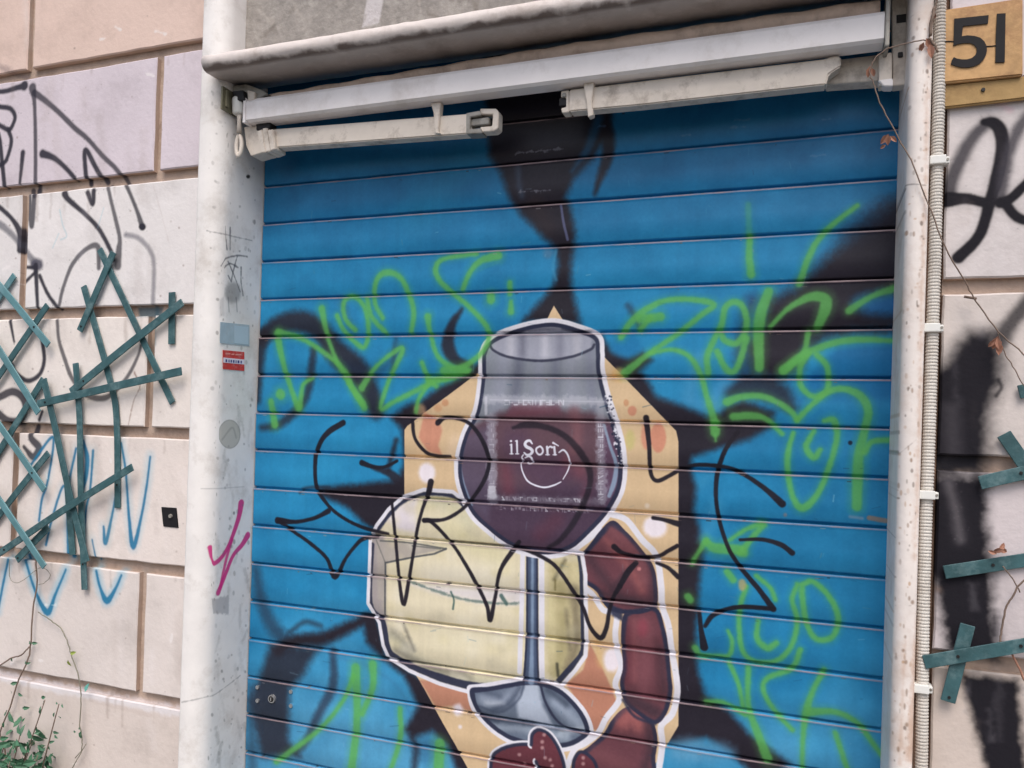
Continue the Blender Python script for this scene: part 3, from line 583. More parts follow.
fl([(512,404),(560,404),(560,414),(505,418)], (118,66,80), 4, .6); st([(574,412),(577,432),(574,450)], 12, (138,92,98), 6, .6); st([(506,470),(508,490)], 12, (116,62,76), 7, .6); st([(560,470),(586,480),(584,500)], 9, (106,64,80), 7, .6); st([(516,445),(530,465),(556,470)], 30, (82,62,86), 12, .6); st([(540,535),(556,520)], 16, (94,56,72), 8, .6)
st([(566,460),(580,470)], 10, (130,74,86), 6, .5)
fl([(489,350),(494,340),(512,334),(530,327),(555,325),(580,330),(592,338),(591,348),(572,357),(541,360.5),(510,358)], (160,162,176), 2, .9)
fl([(492,338),(520,324),(555,321),(582,326),(598,334),(598,336),(560,330),(524,331),(500,338)], (62,62,78), 1.5, .9); st([(524,329),(545,327.5),(560,328)], 3, (150,150,160), 1.5, .7)
for x, c in ((510,(190,190,200)),(522,(110,112,128)),(545,(196,196,206)),(560,(128,130,146)),(577,(184,184,194))): st([(x,338),(x,354)], 8, c, 4, .7)
st([(489,344),(494,351),(510,357.5),(541,361),(571,357),(590,350),(594,345)], 2.6, (54,56,74), .9, .95)
st([(463,446),(459.5,464),(463,484),(472,505)], [3,4,4,2], (138,158,184), 1.2, .9); st([(604,425),(610,446),(616,464),(614,482),(609,496)], [2.5,3,4,5,4], (140,160,184), 1, .9)
st(gl, 8, OL, .9, .95, closed=True); Z.mask = None
# worn clear sticker with its print on the bowl
GW = (206, 206, 216)
st([(486,398),(486,414)], 3, GW, 1, .7, sm=False); st([(486,399),(606,402)], 9, GW, 3, .42, sm=False, fuzz=6); st([(492,418),(492,500)], 10, (172,172,184), 2.5, .6, sm=False, fuzz=6); st([(600,408),(602,500)], 10, (172,172,184), 2.5, .55, sm=False, fuzz=6); st([(490,499),(596,502)], 8, (150,146,160), 3, .4, sm=False, fuzz=5); st([(490,400),(604,402)], 1, GW, .7, .5, sm=False)
def tiny(x, y, h, op, vert=False):
    for _ in range(rng.integers(2, 4)):
        a = rng.choice([(0,0,0,1),(0,1,.7,1),(0,0,.7,0),(.7,0,.7,1),(0,.5,.6,.5),(0,0,.6,1)])
        q = [(a[0]*h, a[1]*h), (a[2]*h, a[3]*h)]
        if vert: q = [(h-v, u) for u, v in q]
        st([(x+u, y+v) for u, v in q], 1.0, (212,212,222), .6, op, sm=False)
for x in np.arange(505, 562, 4.6): tiny(x, 400.5, 4.4, rng.uniform(.5, 1))
for y in np.arange(424, 498, 5.2): tiny(598.5, y, 4.2, rng.uniform(.3, .8), True); tiny(489.5, y, 4, rng.uniform(.05, .5), True)
for x in np.arange(502, 582, 3.6): tiny(x, 497+(x-500)*.03, 2.9, rng.uniform(.1, .9))
for x in np.arange(496, 590, 3.8): tiny(x, 507+(x-500)*.04, 2.6, rng.uniform(0, .6))
fl([(488,486),(496,486),(496,499),(487,499)], (214,214,224), 1.2, .7, fuzz=2); st([(607,402),(613,420),(620,440),(622,455)], 2.5, WH, 1, .6, fuzz=6)
for _ in range(70):
    y = rng.uniform(396, 465); x = 606+(y-396)*.22+rng.uniform(-2.5, 5); bl((x, y), rng.uniform(.5,1.4), rng.choice([(230,230,238),(40,44,64)]), .5, .8)
# "il Sorì" lettering and its ring
g = lambda q: [(490+a/5.486, 380+b/5.486) for a, b in q]
LW = (222, 222, 234)
def lt(q, w=1.8, **k): st(g(q), w, LW, .45, 1, **k)
lt([(117,355),(118,405)], 2); lt([(110,357),(118,355)], 1.2); lt([(109,406),(126,406)], 1.2); bl(g([(115,336)])[0], 1.1, LW, .5)
lt([(147,335),(149,405)], 2); lt([(139,336),(147,334)], 1.2); lt([(140,406),(157,406)], 1.2)
lt([(231,350),(218,334),(200,338),(192,354),(202,368),(222,378),(232,392),(222,408),(202,412),(187,400)], [1.6,2.6,2.8,3.2,3.4,3.4,3.2,2.8,2.4,1.6])
lt([(270,366),(255,376),(253,392),(264,408),(278,409),(289,396),(287,378),(276,366)], 2, closed=True)
lt([(312,368),(316,410)], 2.4); lt([(306,411),(325,411)], 1.2); lt([(316,378),(328,367),(340,370)], [1.4,1.8,2.4])
lt([(352,368),(356,410)], 2.4); lt([(346,411),(364,411)], 1.2); lt([(346,346),(364,356)], [2.2,1.2]); lt([(364,356),(374,362)],1.2)
lt([(176,436),(170,470),(180,510),(205,555),(250,580),(300,590),(350,578),(388,560)], [1,1.4,1.6,1.8,1.8,1.8,1.8,1.2]); lt([(400,545),(425,500),(437,455),(425,410),(402,385),(378,398)], [1,1.5,1.8,2,2,1.4])
lt([(182,412),(174,426),(184,440)], 1.4); lt([(192,428),(212,420),(228,430),(230,455),(214,460),(202,452)], [1.2,1.8,2.2,2,1.4,1])
# green spray writing
def gr(P, w=5, op=.8, c=(94, 174, 88)):
    w = np.array(w if hasattr(w, '__len__') else [w]*len(P), float)
    st(P, w*2.1, c, 4.5, .3*op); st(P, w*1.1, c, 2.0, op)
GREEN = [
 ([(277,334),(282.5,360),(289,383),(298,408)], [7,6,5,6]), ([(278.6,332),(302,339),(323,352),(344,370),(352,388),(364.6,408)], [6,4.5,4.5,4.5,5,6]), ([(321.6,309),(325.5,328.5),(333,352),(346,378),(363,404)], [7,5,4,5,6]), ([(299.5,408),(302,388),(306,382),(313,378)], [6,4.5,4,3]), ([(271,402),(275,425)], [6,7]), ([(280,394),(281,395)], 9),
 ([(337,316),(344,331),(357,344),(364.6,347),(368.5,331),(364.6,308),(354,297),(345,300),(343,310),(347,322),(355,330)], 4.5), ([(367,299),(371.7,317),(386,333)], 4.5), ([(383,318.5),(375,303),(376.4,282),(386,273),(400,277.5),(409,294),(414,312.6),(411.5,332)], [4,4.5,5,6,5,5,5,4.5]),
 ([(362,388),(376.4,366.5),(397.5,350),(402,352),(391,376),(381,408),(395,401.6),(428,385),(447,377)], [7,4,4.5,5,4.5,4.5,4.5,5,6]), ([(422,363),(428,378),(436,386)], 4.5), ([(430,382),(419,399),(416,412)], 4),
 ([(428,317),(430,331),(437,355),(451,367),(463,367),(479.5,355),(488,341),(486.5,326.7),(470,308),(453.7,294),(440,281),(436,268),(445,259),(477,254)], [7,4.5,4.5,5.5,6,5,5,5,4.5,4.5,5,5.5,4.5,4]), ([(463,289),(470,273),(481,261),(498,256)], [5,5,6,8]), ([(444,371),(466,371)], 8), ([(428,380),(450,378),(470,370)], [4,6,3]),
 ([(491,297),(491,300)], 8), ([(510,283),(510,294)], 4.5), ([(511,302),(511,312)], [4,6]),
 ([(621,337),(631,322),(646,309.6),(666.7,300.5),(694,300),(713,305),(700,316),(677,334.6),(650,353),(625,373)], [6,6,6,5,5,6,5,5,5,8]), ([(640,319),(660,317)], 8), ([(640,330),(650,318)], 5), ([(650,353),(673,350),(689.6,357.5),(700,374),(706,395),(712.5,416),(714,424)], [4,4,4.5,5,5,6,7]), ([(715,424),(715,433)], [9,8]), ([(715.5,436),(715.5,441)], 1),
 ([(708,374),(707,357.5),(712.5,343),(721,326),(725,307.5),(735,302),(744,309.6),(746,328),(737.5,343),(725,341),(719,330)], 5.5), ([(717,352),(725,368),(733,372),(739.6,361.7),(746,339)], 5.5), ([(768,292),(759,322),(759,368)], [8,10,8]), ([(770,327),(789,308),(811,297),(824,299),(825,309),(817,328)], [4,5,8,10,10,7]), ([(808,332),(803,354),(783,371)], [5,5,7]), ([(784,370),(800,357),(827,345),(855,340),(893,341)], [9,7,6,6,4]),
 ([(808,354),(800,367.6),(801,386.7),(814,397),(827,389.5),(827,367.6),(816.5,355)], 5), ([(749.6,237),(749,256),(751,275)], [5,6,7]), ([(857,206),(827,230),(811,252),(799,284)], [4,5,5.5,6]), ([(849,311),(871,297),(896,288)], [7,5,7]),
 ([(727,402),(741,397),(761.7,396.5),(778,403),(791,412),(797,420)], [8,6,5.5,5,5,5]), ([(733,417),(751,416),(766,419.5),(782,434)], [7,7,5,4]), ([(797,420),(811.7,405),(828,392),(845,389.5),(861,397),(868,411.7),(864,432),(859,453),(857.5,474),(856.5,507)], [5,5,6,6,7,7,7,8,9,8]), ([(864,453),(872,442),(893,440)], 5),
 ([(793,433),(787.7,453),(787.7,474),(793,498),(803,508),(818,493),(830,464),(836.7,437),(833.5,421),(824,421)], [4,5,5,5,7,5,5,5,6,4]), ([(813.7,431),(806,447),(813.7,457.5),(820,450)], [4,5.5,6,4]),
 ([(692,563),(698,553),(706,541)], [5,4,6]), ([(706,542),(715,548),(738,550),(744,553)], [6,9,9,7]), ([(740,553),(757,532),(764,525)], [6,5,5]), ([(728,541),(745,530),(760,524)], [3,4,5]), ([(727,572),(733,580)], 6), ([(688,597),(690,600)], 7), ([(756,576),(770,588),(775,600)], 4),
 ([(746,587),(740,606),(739,628),(743,652),(757,662),(778,660),(792,644),(797,620),(792,600),(797,585)], 4.5), ([(758,621),(757,638),(767,648),(776,643)], [4,5,6,5]), ([(802,585),(813,582),(829,597),(838,618),(832,637),(816,639),(806,622),(802,596)], 5, 1), ([(695,648),(700,655),(716,656),(729,655),(732,641),(728,631)], [6,5,4,4,4,3]), ([(729,663),(738,684),(743,708)], 4), ([(748,668),(748,705),(757,732),(767,758)], [5,5,7,9]), ([(706,702),(724,703),(745,715)], [5,4,4]),
 ([(800,650),(792,668),(768,678),(763,690),(773,709),(792,730)], [5,5,4.5,4.5,4.5,4]), ([(824,670),(813,690),(806,712),(802.6,740),(802,775)], [5,4.5,6,4,4]), ([(810,712),(835,712),(857,723),(873,744),(886,762)], [8,5,5,4.5,4]), ([(835,733),(849,775)], 4.5),
 ([(356,668),(357,722),(351,775)], [9,7,8]), ([(373,664),(373,687),(362,714)], [8,6,5]), ([(354,676),(343,701),(321,728),(286,755),(276,762)], [5,4,4,5,5]), ([(400,709),(400,739),(389,775)], [5,5,4]), ([(440,744),(438,775)], 10)]
for q in GREEN:
    if len(q) == 3: gr(q[0]+[q[0][0]], q[1])
    else: gr(*q)
gr([(748,205),(749,240)], 5, .28); gr([(470,275),(500,262)], 1, .1)
# black tag
BK = (30, 26, 36)
def bk(P, w=4, op=.95, soft=.9): st(P, w, BK, soft, op)
BLK = [
 ([(343,423),(329,431.6),(320,443),(315.5,460),(316,483),(322,497),(334,511),(352.5,523),(371,530),(388,534)], [6,6,5,5,4.5,4,3.5,3.5,3.5,3]), ([(277.5,520.6),(296,522),(315,518),(329,511)], [7,4,4,5.5]), ([(279,521),(294,532),(312,545),(327,559),(335,577),(346,558),(358,543),(366,538),(378,537)], [5,3.5,4,4,5.5,3.5,4,4,3]),
 ([(362,463),(373.6,467),(385,467),(397,461)], [6,4,3.5,3]), ([(412,421),(414.6,438.6),(425,452),(436,456),(450,456.5)], [4,3.5,3.5,3.5,2.5]),
 ([(431,482),(429,492)], [6.5,6]), ([(429,492),(422.5,509),(416.6,532.5),(411,566),(404,604),(399,579),(395,536),(392,503)], [5,3.5,3.5,3.5,4.5,3.5,3.5,3]),
 ([(424,520.5),(432,522.5),(452,544),(467.4,567.7),(479,589),(487,606.7),(490,620),(495,597),(500.6,570),(514,549),(519,542)], [4,4,3.5,4,4,4,5,3.5,4,5,4]),
 ([(520,548),(537.6,555),(555,566),(571,588),(582.5,607),(590,627),(600,638),(606,629),(609,612),(613,598),(620,586)], [3,4,4,4,4,4,5,4.5,4,4,5]), ([(620,586),(628,572),(636,563)], [5,6,5]),
 ([(614,547),(622,553),(637,556.6),(657,556.6),(668,551),(677,546)], [6,4.5,4,4,4,4]), ([(657,563),(668,568),(678,577)], [3.5,4,5]), ([(699,612),(701,630),(704,647)], [4,5,8]), ([(705,626),(712,616),(725,610),(743,607),(773,609)], [4,5,4.5,4.5,4.5]),
 ([(773,609),(759,590),(743,571),(735,560),(728,547.5),(720,524),(716,500),(716.5,478),(721,460),(728,445),(738,432)], [6,5,4.5,4,4,4,4,4.5,4.5,4.5,4.5]),
 ([(646,418),(649,446),(650.6,473),(657,481),(669,476),(680,470),(698.5,465),(728,468),(746,476),(765,489),(782,504)], [6,4.5,4,4,4,4,4,4,4,5,7]), ([(653,518),(664,520),(678,524)], [4,4,6]), ([(740,540),(762,539.6),(781,545),(792,553)], [3,4,5,5.5]),
 ([(437.5,423),(445,418),(459,419),(471,425),(481,438),(487,452),(489,463),(486,476),(478,491),(466,506),(454,515),(442,520),(424,520.5)], [6,4,3.5,4,4.5,4.5,4,4.5,4,3.5,3.5,3.5,5])]
for P, w in BLK: bk(P, w)
st([(513,428),(526,425),(545,427),(563,435),(577.5,449),(588,466),(590,482),(585,500),(574,522),(560,540),(548,548)], [3,7,6,6,7,7,6,6,6,5,4], BK, 1.5, .75)
st([(452,541),(500,546),(540,553)], 2, BK, 1.5, .5)
# scuffs, rust and scratches
st([(869,518),(886,521)], 5, (150,128,116), 1, .85, sm=False); st([(850,517),(862,518.5)], 3, (150,160,180), 1.5, .6); bl((850,443), 2.2, (24,40,60), .8); bl((742,585), 4, (176,160,110), 2, .8, 6); bl((785,515), 2, (150,120,120), 1.2, .6)
for _ in range(170):
    p = (rng.uniform(262, 890), rng.uniform(120, 765)); a = rng.uniform(-.3, .3)+(math.pi/2 if rng.random() < .4 else 0); L_ = rng.uniform(1, 9)
    st([p, (p[0]+L_*math.cos(a), p[1]+L_*math.sin(a))], rng.uniform(.5, 1.2), rng.choice([(150,190,210),(20,60,90),(120,140,150)]), .5, rng.uniform(.1, .45), sm=False)
for p in ((596,127),(676,136),(730,128),(735,121),(822,120),(810,156)): st([p, (p[0]+rng.uniform(8,16), p[1]-1)], 1.4, (90,130,170), .8, .5, fuzz=4)
for _ in range(260):
    i = rng.integers(-1, 17); z = 2.244-.11*i-rng.uniform(-.001, .012); x = rng.uniform(.01, 1.68)
    px = ((x-Z.u0)*Z.res, (z-Z.v0)*Z.res); r_ = rng.uniform(.8, 2.4); x0, y0 = int(px[0]), int(px[1]); L_ = int(rng.uniform(2, 14)); h_ = int(rng.uniform(1, 4))
    if 0 < y0 < Z.h-5 and x0+L_ < Z.w: Z.rgb[y0:y0+h_, x0:x0+L_] = Z.rgb[y0:y0+h_, x0:x0+L_]*.35+np.array(rng.choice([(150,146,150),(60,52,56),(128,104,92)]))/255*.65
# rain-washed vertical streaks
vs = (noise2(8, Z.w, 14, 44)[4]-.5)[None, :, None]; Z.rgb = np.clip(Z.rgb*(1+vs*.05)+(noise2(Z.h, Z.w, 5, 45)-.5)[..., None]*.035, 0, 1)
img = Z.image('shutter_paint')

def shutter_mat(name, lip):
    m, n, b, out = mat(name, (30,122,172), .42, var=.1, bump=.12, bscale=35, spec=.3)
    uv = n.nodes.new('ShaderNodeUVMap'); uv.uv_map = 'paint'
    ti = n.nodes.new('ShaderNodeTexImage'); ti.image = img; ti.extension = 'EXTEND'; ti.interpolation = 'Cubic'; n.links.new(uv.outputs[0], ti.inputs[0]); o_ = ti.outputs['Color']
    if lip:
        t = n.nodes.new('ShaderNodeTexCoord'); z_ = n.nodes.new('ShaderNodeTexNoise'); z_.inputs['Scale'].default_value = 14; z_.inputs['Detail'].default_value = 10; n.links.new(t.outputs['Object'], z_.inputs[0])
        r = n.nodes.new('ShaderNodeValToRGB'); r.color_ramp.elements[0].position = .36; r.color_ramp.elements[0].color = (.25,)*3+(1,); r.color_ramp.elements[1].position = .6; r.color_ramp.elements[1].color = (.8,)*3+(1,); n.links.new(z_.outputs[0], r.inputs[0])
        mx = n.nodes.new('ShaderNodeMixRGB'); mx.inputs[2].default_value = (*lin((150,130,134)), 1); n.links.new(r.outputs[0], mx.inputs[0]); n.links.new(o_, mx.inputs[1]); o_ = mx.outputs[0]
    n.links.new(o_, b.inputs['Base Color']); return m
SM, SL = shutter_mat('shutter_enamel', False), shutter_mat('shutter_worn_edge', True)
groove = mat('shutter_groove', (26, 46, 68), .7, var=.3, scale=20, bump=0)[0]
shutter = thing('roller_shutter', 'blue slatted metal roller shutter sprayed with a wine glass, cheese and sausages', 'shutter')
PITCH, ZT = .11, 2.244
prof = [(.0, .004, 0), (.0008, -.0055, 1), (.0018, -.0066, 1), (.0046, -.0062, 0), (.0075, -.0052, 0), (.011, -.0047, 0), (.055, -.0048, 0), (.101, -.0046, 0), (.1035, -.003, 0), (.1052, .001, 0), (.1066, .0055, 0)]
bm = bmesh.new(); NX = 110; xs = [.003+(1.692-.003)*k/NX for k in range(NX+1)]
for i in range(-4, 20):
    zs = ZT-PITCH*i; dz = random.uniform(-.0012, .0012); prev = None
    wob = [random.uniform(-.0006, .0006) for _ in xs]; ph = random.uniform(0, 6); am = random.uniform(.0004, .0018); dn = [(random.uniform(.1, 1.6), random.uniform(.02, .09), random.choice((-1, 1))*random.uniform(.0006, .0022)) for _ in range(3)]
    for j, (dzz, y, mi) in enumerate(prof+[(PITCH+.001, .0055, 0)]):
        zz = zs-dzz+(dz if 0 < j < len(prof) else 0)
        row = [bm.verts.new((x, y+(wob[k]+am*math.sin(x*5+ph)+.0008*math.sin(x*17+ph*2)+sum(a_*math.exp(-((x-c_)/s_)**2)*math.sin(math.pi*min(1, max(0, dzz/.107))) for c_, s_, a_ in dn))*(1 if 0 < j < 10 else 0), zz)) for k, x in enumerate(xs)]
        if prev:
            for k in range(NX):
                f = bm.faces.new((prev[k], row[k], row[k+1], prev[k+1])); f.material_index = prof[j-1][2] if j-1 < len(prof) else 2
        prev = row
bmesh.ops.recalc_face_normals(bm, faces=bm.faces)
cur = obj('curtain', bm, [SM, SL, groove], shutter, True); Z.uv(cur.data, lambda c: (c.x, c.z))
for p in cur.data.polygons:
    if p.normal.y > 0: pass
# lock: round key cylinder and four bolt heads
bm = bmesh.new()
def disc(bm, c, r, d, n=20, hole=0):
    a = [bm.verts.new((c[0]+r*math.cos(2*math.pi*k/n), c[1], c[2]+r*math.sin(2*math.pi*k/n))) for k in range(n)]
    b = [bm.verts.new((c[0]+r*.9*math.cos(2*math.pi*k/n), c[1]-d, c[2]+r*.9*math.sin(2*math.pi*k/n))) for k in range(n)]
    fs = [bm.faces.new(a), bm.faces.new(b)]
    for k in range(n): fs.append(bm.faces.new((a[k], a[(k+1) % n], b[(k+1) % n], b[k])))
    bmesh.ops.recalc_face_normals(bm, faces=fs)
lp = U(272.5, 698.5, -.006); disc(bm, lp, .0125, .006); lock = obj('lock_cylinder', bm, steel, shutter)
bm = bmesh.new(); disc(bm, lp+np.array((0, -.0062, 0)), .0085, .001); obj('keyhole_plate', bm, dark_metal, lock)
bm = bmesh.new(); box(bm, lp+np.array((-.0015, -.0085, -.005)), lp+np.array((.0015, -.0072, .005))); obj('key_slot', bm, steel, lock)
for x, y in ((258,687),(258,700.5),(291.5,691.5),(291.5,705.5)):
    bm = bmesh.new(); disc(bm, U(x, y, -.005), .006, .005, 12); obj('bolt', bm, steel, shutter)

# ------------------------------------------------------------------ folded awning over the shutter
aw = thing('retractable_awning', 'folded white awning bar with two cream arms under the lintel', 'awning')
bm = bmesh.new()
A = [(-.112, 2.372), (-.150, 2.3725), (-.158, 2.378), (-.160, 2.425), (-.154, 2.434), (-.112, 2.438)]
xa, xb = .055, 1.636
a = [bm.verts.new((xa, y, z)) for y, z in A]; b = [bm.verts.new((xb, y, z)) for y, z in A]
bm.faces.new(a); bm.faces.new(b)
for k in range(len(A)): bm.faces.new((a[k], b[k], b[(k+1) % len(A)], a[(k+1) % len(A)]))
bmesh.ops.recalc_face_normals(bm, faces=bm.faces); fb = obj('front_bar', bm, white_metal, aw)
bm = bmesh.new(); box(bm, (1.637, -.164, 2.358), (1.646, -.108, 2.468), .003); obj('end_cap', bm, grey_metal, fb)
bm = bmesh.new(); box(bm, (.046, -.162, 2.369), (.0545, -.110, 2.437), .002); obj('end_cap', bm, white_metal, fb)
# rolled canvas, drooping and thicker towards the right end
bm = bmesh.new(); rings = []
for k in range(41):
    t = k/40; x = .10+(1.628-.10)*t; r = .010+.012*min(1, t*1.8); cz = 2.439+r*.55+.002*math.sin(k*1.7); cyy = -.128+(.03-r)*.2
    rings.append([bm.verts.new((x, cyy+r*1.0*math.cos(q)+random.uniform(-.001, .001), cz+r*math.sin(q)*.95)) for q in np.linspace(0, 2*math.pi, 14, endpoint=False)])
for p_, q_ in zip(rings[:-1], rings[1:]):
    for k in range(14): bm.faces.new((p_[k], p_[(k+1) % 14], q_[(k+1) % 14], q_[k]))
bm.faces.new(rings[0]); bm.faces.new(rings[-1]); bmesh.ops.recalc_face_normals(bm, faces=bm.faces)
obj('canvas_roll', bm, tan_fabric, aw, True)
def pp(name, pts, Y, d, m, parent=aw, bev=.0015):
    bm = bmesh.new(); pxprism(bm, pts, Y, d, bev); return obj(name, bm, m, parent)
arm1 = pp('arm', [(272,129),(469,113.5),(471,133.5),(272,148)], -.125, .035, cream_metal, bev=.003)
elb = pp('elbow', [(466,113),(480,110.5),(481,115),(470,117),(470,129),(481,128),(482,133),(466,134)], -.127, .036, grey_metal, arm1)
pp('hinge_pin', [(480,108.5),(496,108.5),(498.5,112),(498,128),(494,131),(480,132),(480,127),(492,126),(493,114),(480,114)], -.122, .03, cream_metal, arm1)
pp('hinge_pin', [(470,119),(489,117),(489,124),(470,126)], -.118, .02, grey_metal, arm1)
arm2 = pp('arm', [(569,89.5),(640,81),(826,58.5),(833,55.5),(841,56),(841,66),(829,74),(826,84.5),(640,105),(569,111.5)], -.125, .035, cream_metal, bev=.003)
pp('elbow', [(561,91),(569,90),(569,112),(562,113),(561,108),(566,107),(566,97),(561,97)], -.123, .03, cream_metal, arm2)
pp('hinge_pin', [(559,98),(567,97),(567,105),(559,106)], -.118, .02, dark_metal, arm2)
pp('bolt', [(562,93),(566,92.6),(566,96.5),(562,97)], -.126, .01, grey_metal, arm2)
pp('support_tube', [(826,61),(892,53),(892,79.5),(826,84.2)], -.086, .04, cream_metal)
mt = pp('wall_bracket', [(892,-6),(912,-8),(910,84),(893,86)], -.10, .03, cream_metal)
pp('slot', [(896.5,15),(909,13.5),(909,21.5),(896.5,23)], -.1015, .004, dark_metal, mt, 0)
pp('bolt', [(898,52),(903,51.5),(903,56.5),(898,57)], -.104, .006, dark_metal, mt, .001)
pp('bracket_arm', [(879,54),(892,52),(892,83),(879,86)], -.112, .03, cream_metal, mt); pp('bracket_lip', [(878,80),(893,78),(893,86),(884,86)], -.118, .03, white_metal, mt)
pp('clip', [(430.5,103),(440.5,101.5),(439.5,112),(438,131),(440,133),(436,133.5),(434,131),(433.5,113)], -.135, .02, cream_metal)
pp('clip', [(583,82),(594,80.5),(593,90),(591.5,101),(593,115),(588,117),(586.5,101),(584.5,91)], -.135, .02, cream_metal)
# knuckle on the left
kn = pp('arm_knuckle', [(244,127),(262,125),(264,152),(251,156),(246,146)], -.13, .05, cream_metal)
for q in ([(257,131),(262,129),(266,152),(261,153)], [(262,128),(267,127),(271,151),(266,152)], [(267,130),(273,129),(275,149),(270,151)]): pp('rib', q, -.138, .05, cream_metal, kn, .002)
pp('bolt', [(256,124),(270,122),(270,128),(256,130)], -.136, .03, dark_metal, kn)
# bracket on the left reveal: plate, arm, gear, crank eye
a0 = UX(221, 86, 0); a1 = UX(232.5, 116, 0)
bm = bmesh.new(); box(bm, (.0005, a0[1], a1[2]), (.006, a1[1]+.01, a0[2]), .001); wb = obj('wall_bracket', bm, olive_metal, aw)
bm = bmesh.new(); box(bm, (.006, a0[1]+.01, a1[2]+.01), (.012, a0[1]+.02, a0[2]-.008), .001); obj('rib', bm, olive_metal, wb)
pp('bracket_arm', [(232,86),(246,84),(262,90),(268,94),(262,97),(250,104),(245,103),(240,98),(233,97)], -.15, .04, grey_metal, wb); pp('bracket_arm', [(247,90),(255,92),(254,100),(248,101)], -.158, .01, cream_metal, wb)
pp('gearbox', [(232,91),(243,90),(245,100),(233,101)], -.165, .04, dark_metal, wb)
bm = bmesh.new(); p0, p1 = U(238.5, 98, -.15), U(239, 115, -.15); tube(bm, [p0, p0*.9+p1*.1, p0*.1+p1*.9, p1], [.015, .0175, .0175, .012], 16); kk = obj('gear_cap', bm, clip_mat, wb, True)
bm = bmesh.new(); cp = U(239, 146, -.152); tube(bm, [U(239.5, 114, -.15), U(239.3, 120, -.15), U(239, 133, -.15)], [.0085, .0055, .0065], 10)
ring = [cp+np.array((.0085*math.sin(t), 0, .028*math.cos(t))) for t in np.linspace(0, 2*math.pi, 20)]; tube(bm, ring, .0055, 8, False)
obj('crank_eye', bm, cream_metal, aw, True)

# ------------------------------------------------------------------ house number
YN = -.172
pl = thing('house_number_plate', 'ochre stone plate with black number 51 above the right wall tag', 'house number')
stone_o = mat('plate_stone', (198, 158, 110), .75, var=.28, scale=14, bump=.5, bscale=50, dirt=(140, 98, 72), dscale=13, damt=.8)[0]
strip_o = mat('strip_stone', (168, 138, 92), .8, var=.22, scale=12, bump=.4, bscale=60, dirt=(110, 76, 50), dscale=9, damt=.6)[0]
bm = bmesh.new(); pxprism(bm, [(943.5,9.5),(1023,-2.5),(1023,75),(943,83)], YN, .026, .003); obj('plate', bm, stone_o, pl)
n0 = lambda q: [(920+a/6.98, b/6.98) for a, b in q]
five = n0([(240,130),(480,105),(475,163),(300,182),(296,220),(292,252),(330,246),(380,250),(420,262),(448,286),(466,320),(468,350),(460,385),(442,418),(415,445),(375,463),(335,471),(290,470),(250,461),(215,447),(222,420),(236,398),(258,408),(290,414),(330,414),(362,404),(386,384),(398,356),(394,330),(376,310),(350,300),(310,300),(270,306),(234,318)])
bm = bmesh.new(); pxprism(bm, five, YN-.0025, .002); 
bmesh.ops.triangulate(bm, faces=[f for f in bm.faces if len(f.verts) > 4]); obj('numeral', bm, black_paint, pl)
bm = bmesh.new(); pxprism(bm, n0([(538,95),(598,92),(595,250),(592,433),(527,436),(530,260)]), YN-.0025, .002); obj('numeral', bm, black_paint, pl)
for q in ([(165,292),(200,288),(238,290)], [(466,324),(500,322),(532,319)]):
    bm = bmesh.new(); P = [U(*z, YN-.0006) for z in n0(q)]; tube(bm, P, .0012, 5); obj('crack', bm, dark_metal, pl)
sp_ = thing('stone_ledge', 'narrow ochre stone strip set under the number plate', 'stone strip')
bm = bmesh.new(); pxprism(bm, [(943.5,84.5),(1080,70),(1080,92),(943,108)], -.163, .012, .003); obj('strip', bm, strip_o, sp_)
bm = bmesh.new(); disc(bm, U(983, 90, -.1632), .004, .003, 10); obj('nail', bm, dark_metal, sp_)

# ------------------------------------------------------------------ conduit
cd = thing('cable_conduit', 'ribbed pale plastic conduit running up beside the right marble jamb', 'conduit')
bm = bmesh.new(); path = [(921,768),(923.3,640),(926,512),(930.5,384),(935.5,256),(937.6,128),(939.5,40),(940,-20)]
Pz = [U(x, y, -.166) for x, y in path]; Pz = [Pz[0]*1.0+np.array((0, 0, -.92))]+Pz+[Pz[-1]+np.array((0, 0, .8))]
zz_ = np.array([p[2] for p in Pz]); xx_ = np.array([p[0] for p in Pz]); o_ = np.argsort(zz_)
zs = np.arange(.01, 3.2, .0022); pts = [(np.interp(z, zz_[o_], xx_[o_])+.0008*math.sin(z*9), -.166, z) for z in zs]
tube(bm, pts, [(.0118 if k % 3 else .0102) for k in range(len(zs))], 14); obj('pipe', bm, conduit_mat, cd, False)
for x, y in ((938,159.5),(932,327.5),(927,495),(921,689)):
    bm = bmesh.new(); c = U(x, y, -.18); box(bm, c+np.array((-.0145, -.003, -.0085)), c+np.array((.0145, .030, .0085)), .002)
    box(bm, c+np.array((-.021, .003, -.0075)), c+np.array((.021, .030, .006)), .002); ck = obj('clip', bm, clip_mat, cd); bm = bmesh.new(); disc(bm, c+np.array((.0175, .0029, 0)), .0028, .0015, 10); obj('screw', bm, grey_metal, ck)

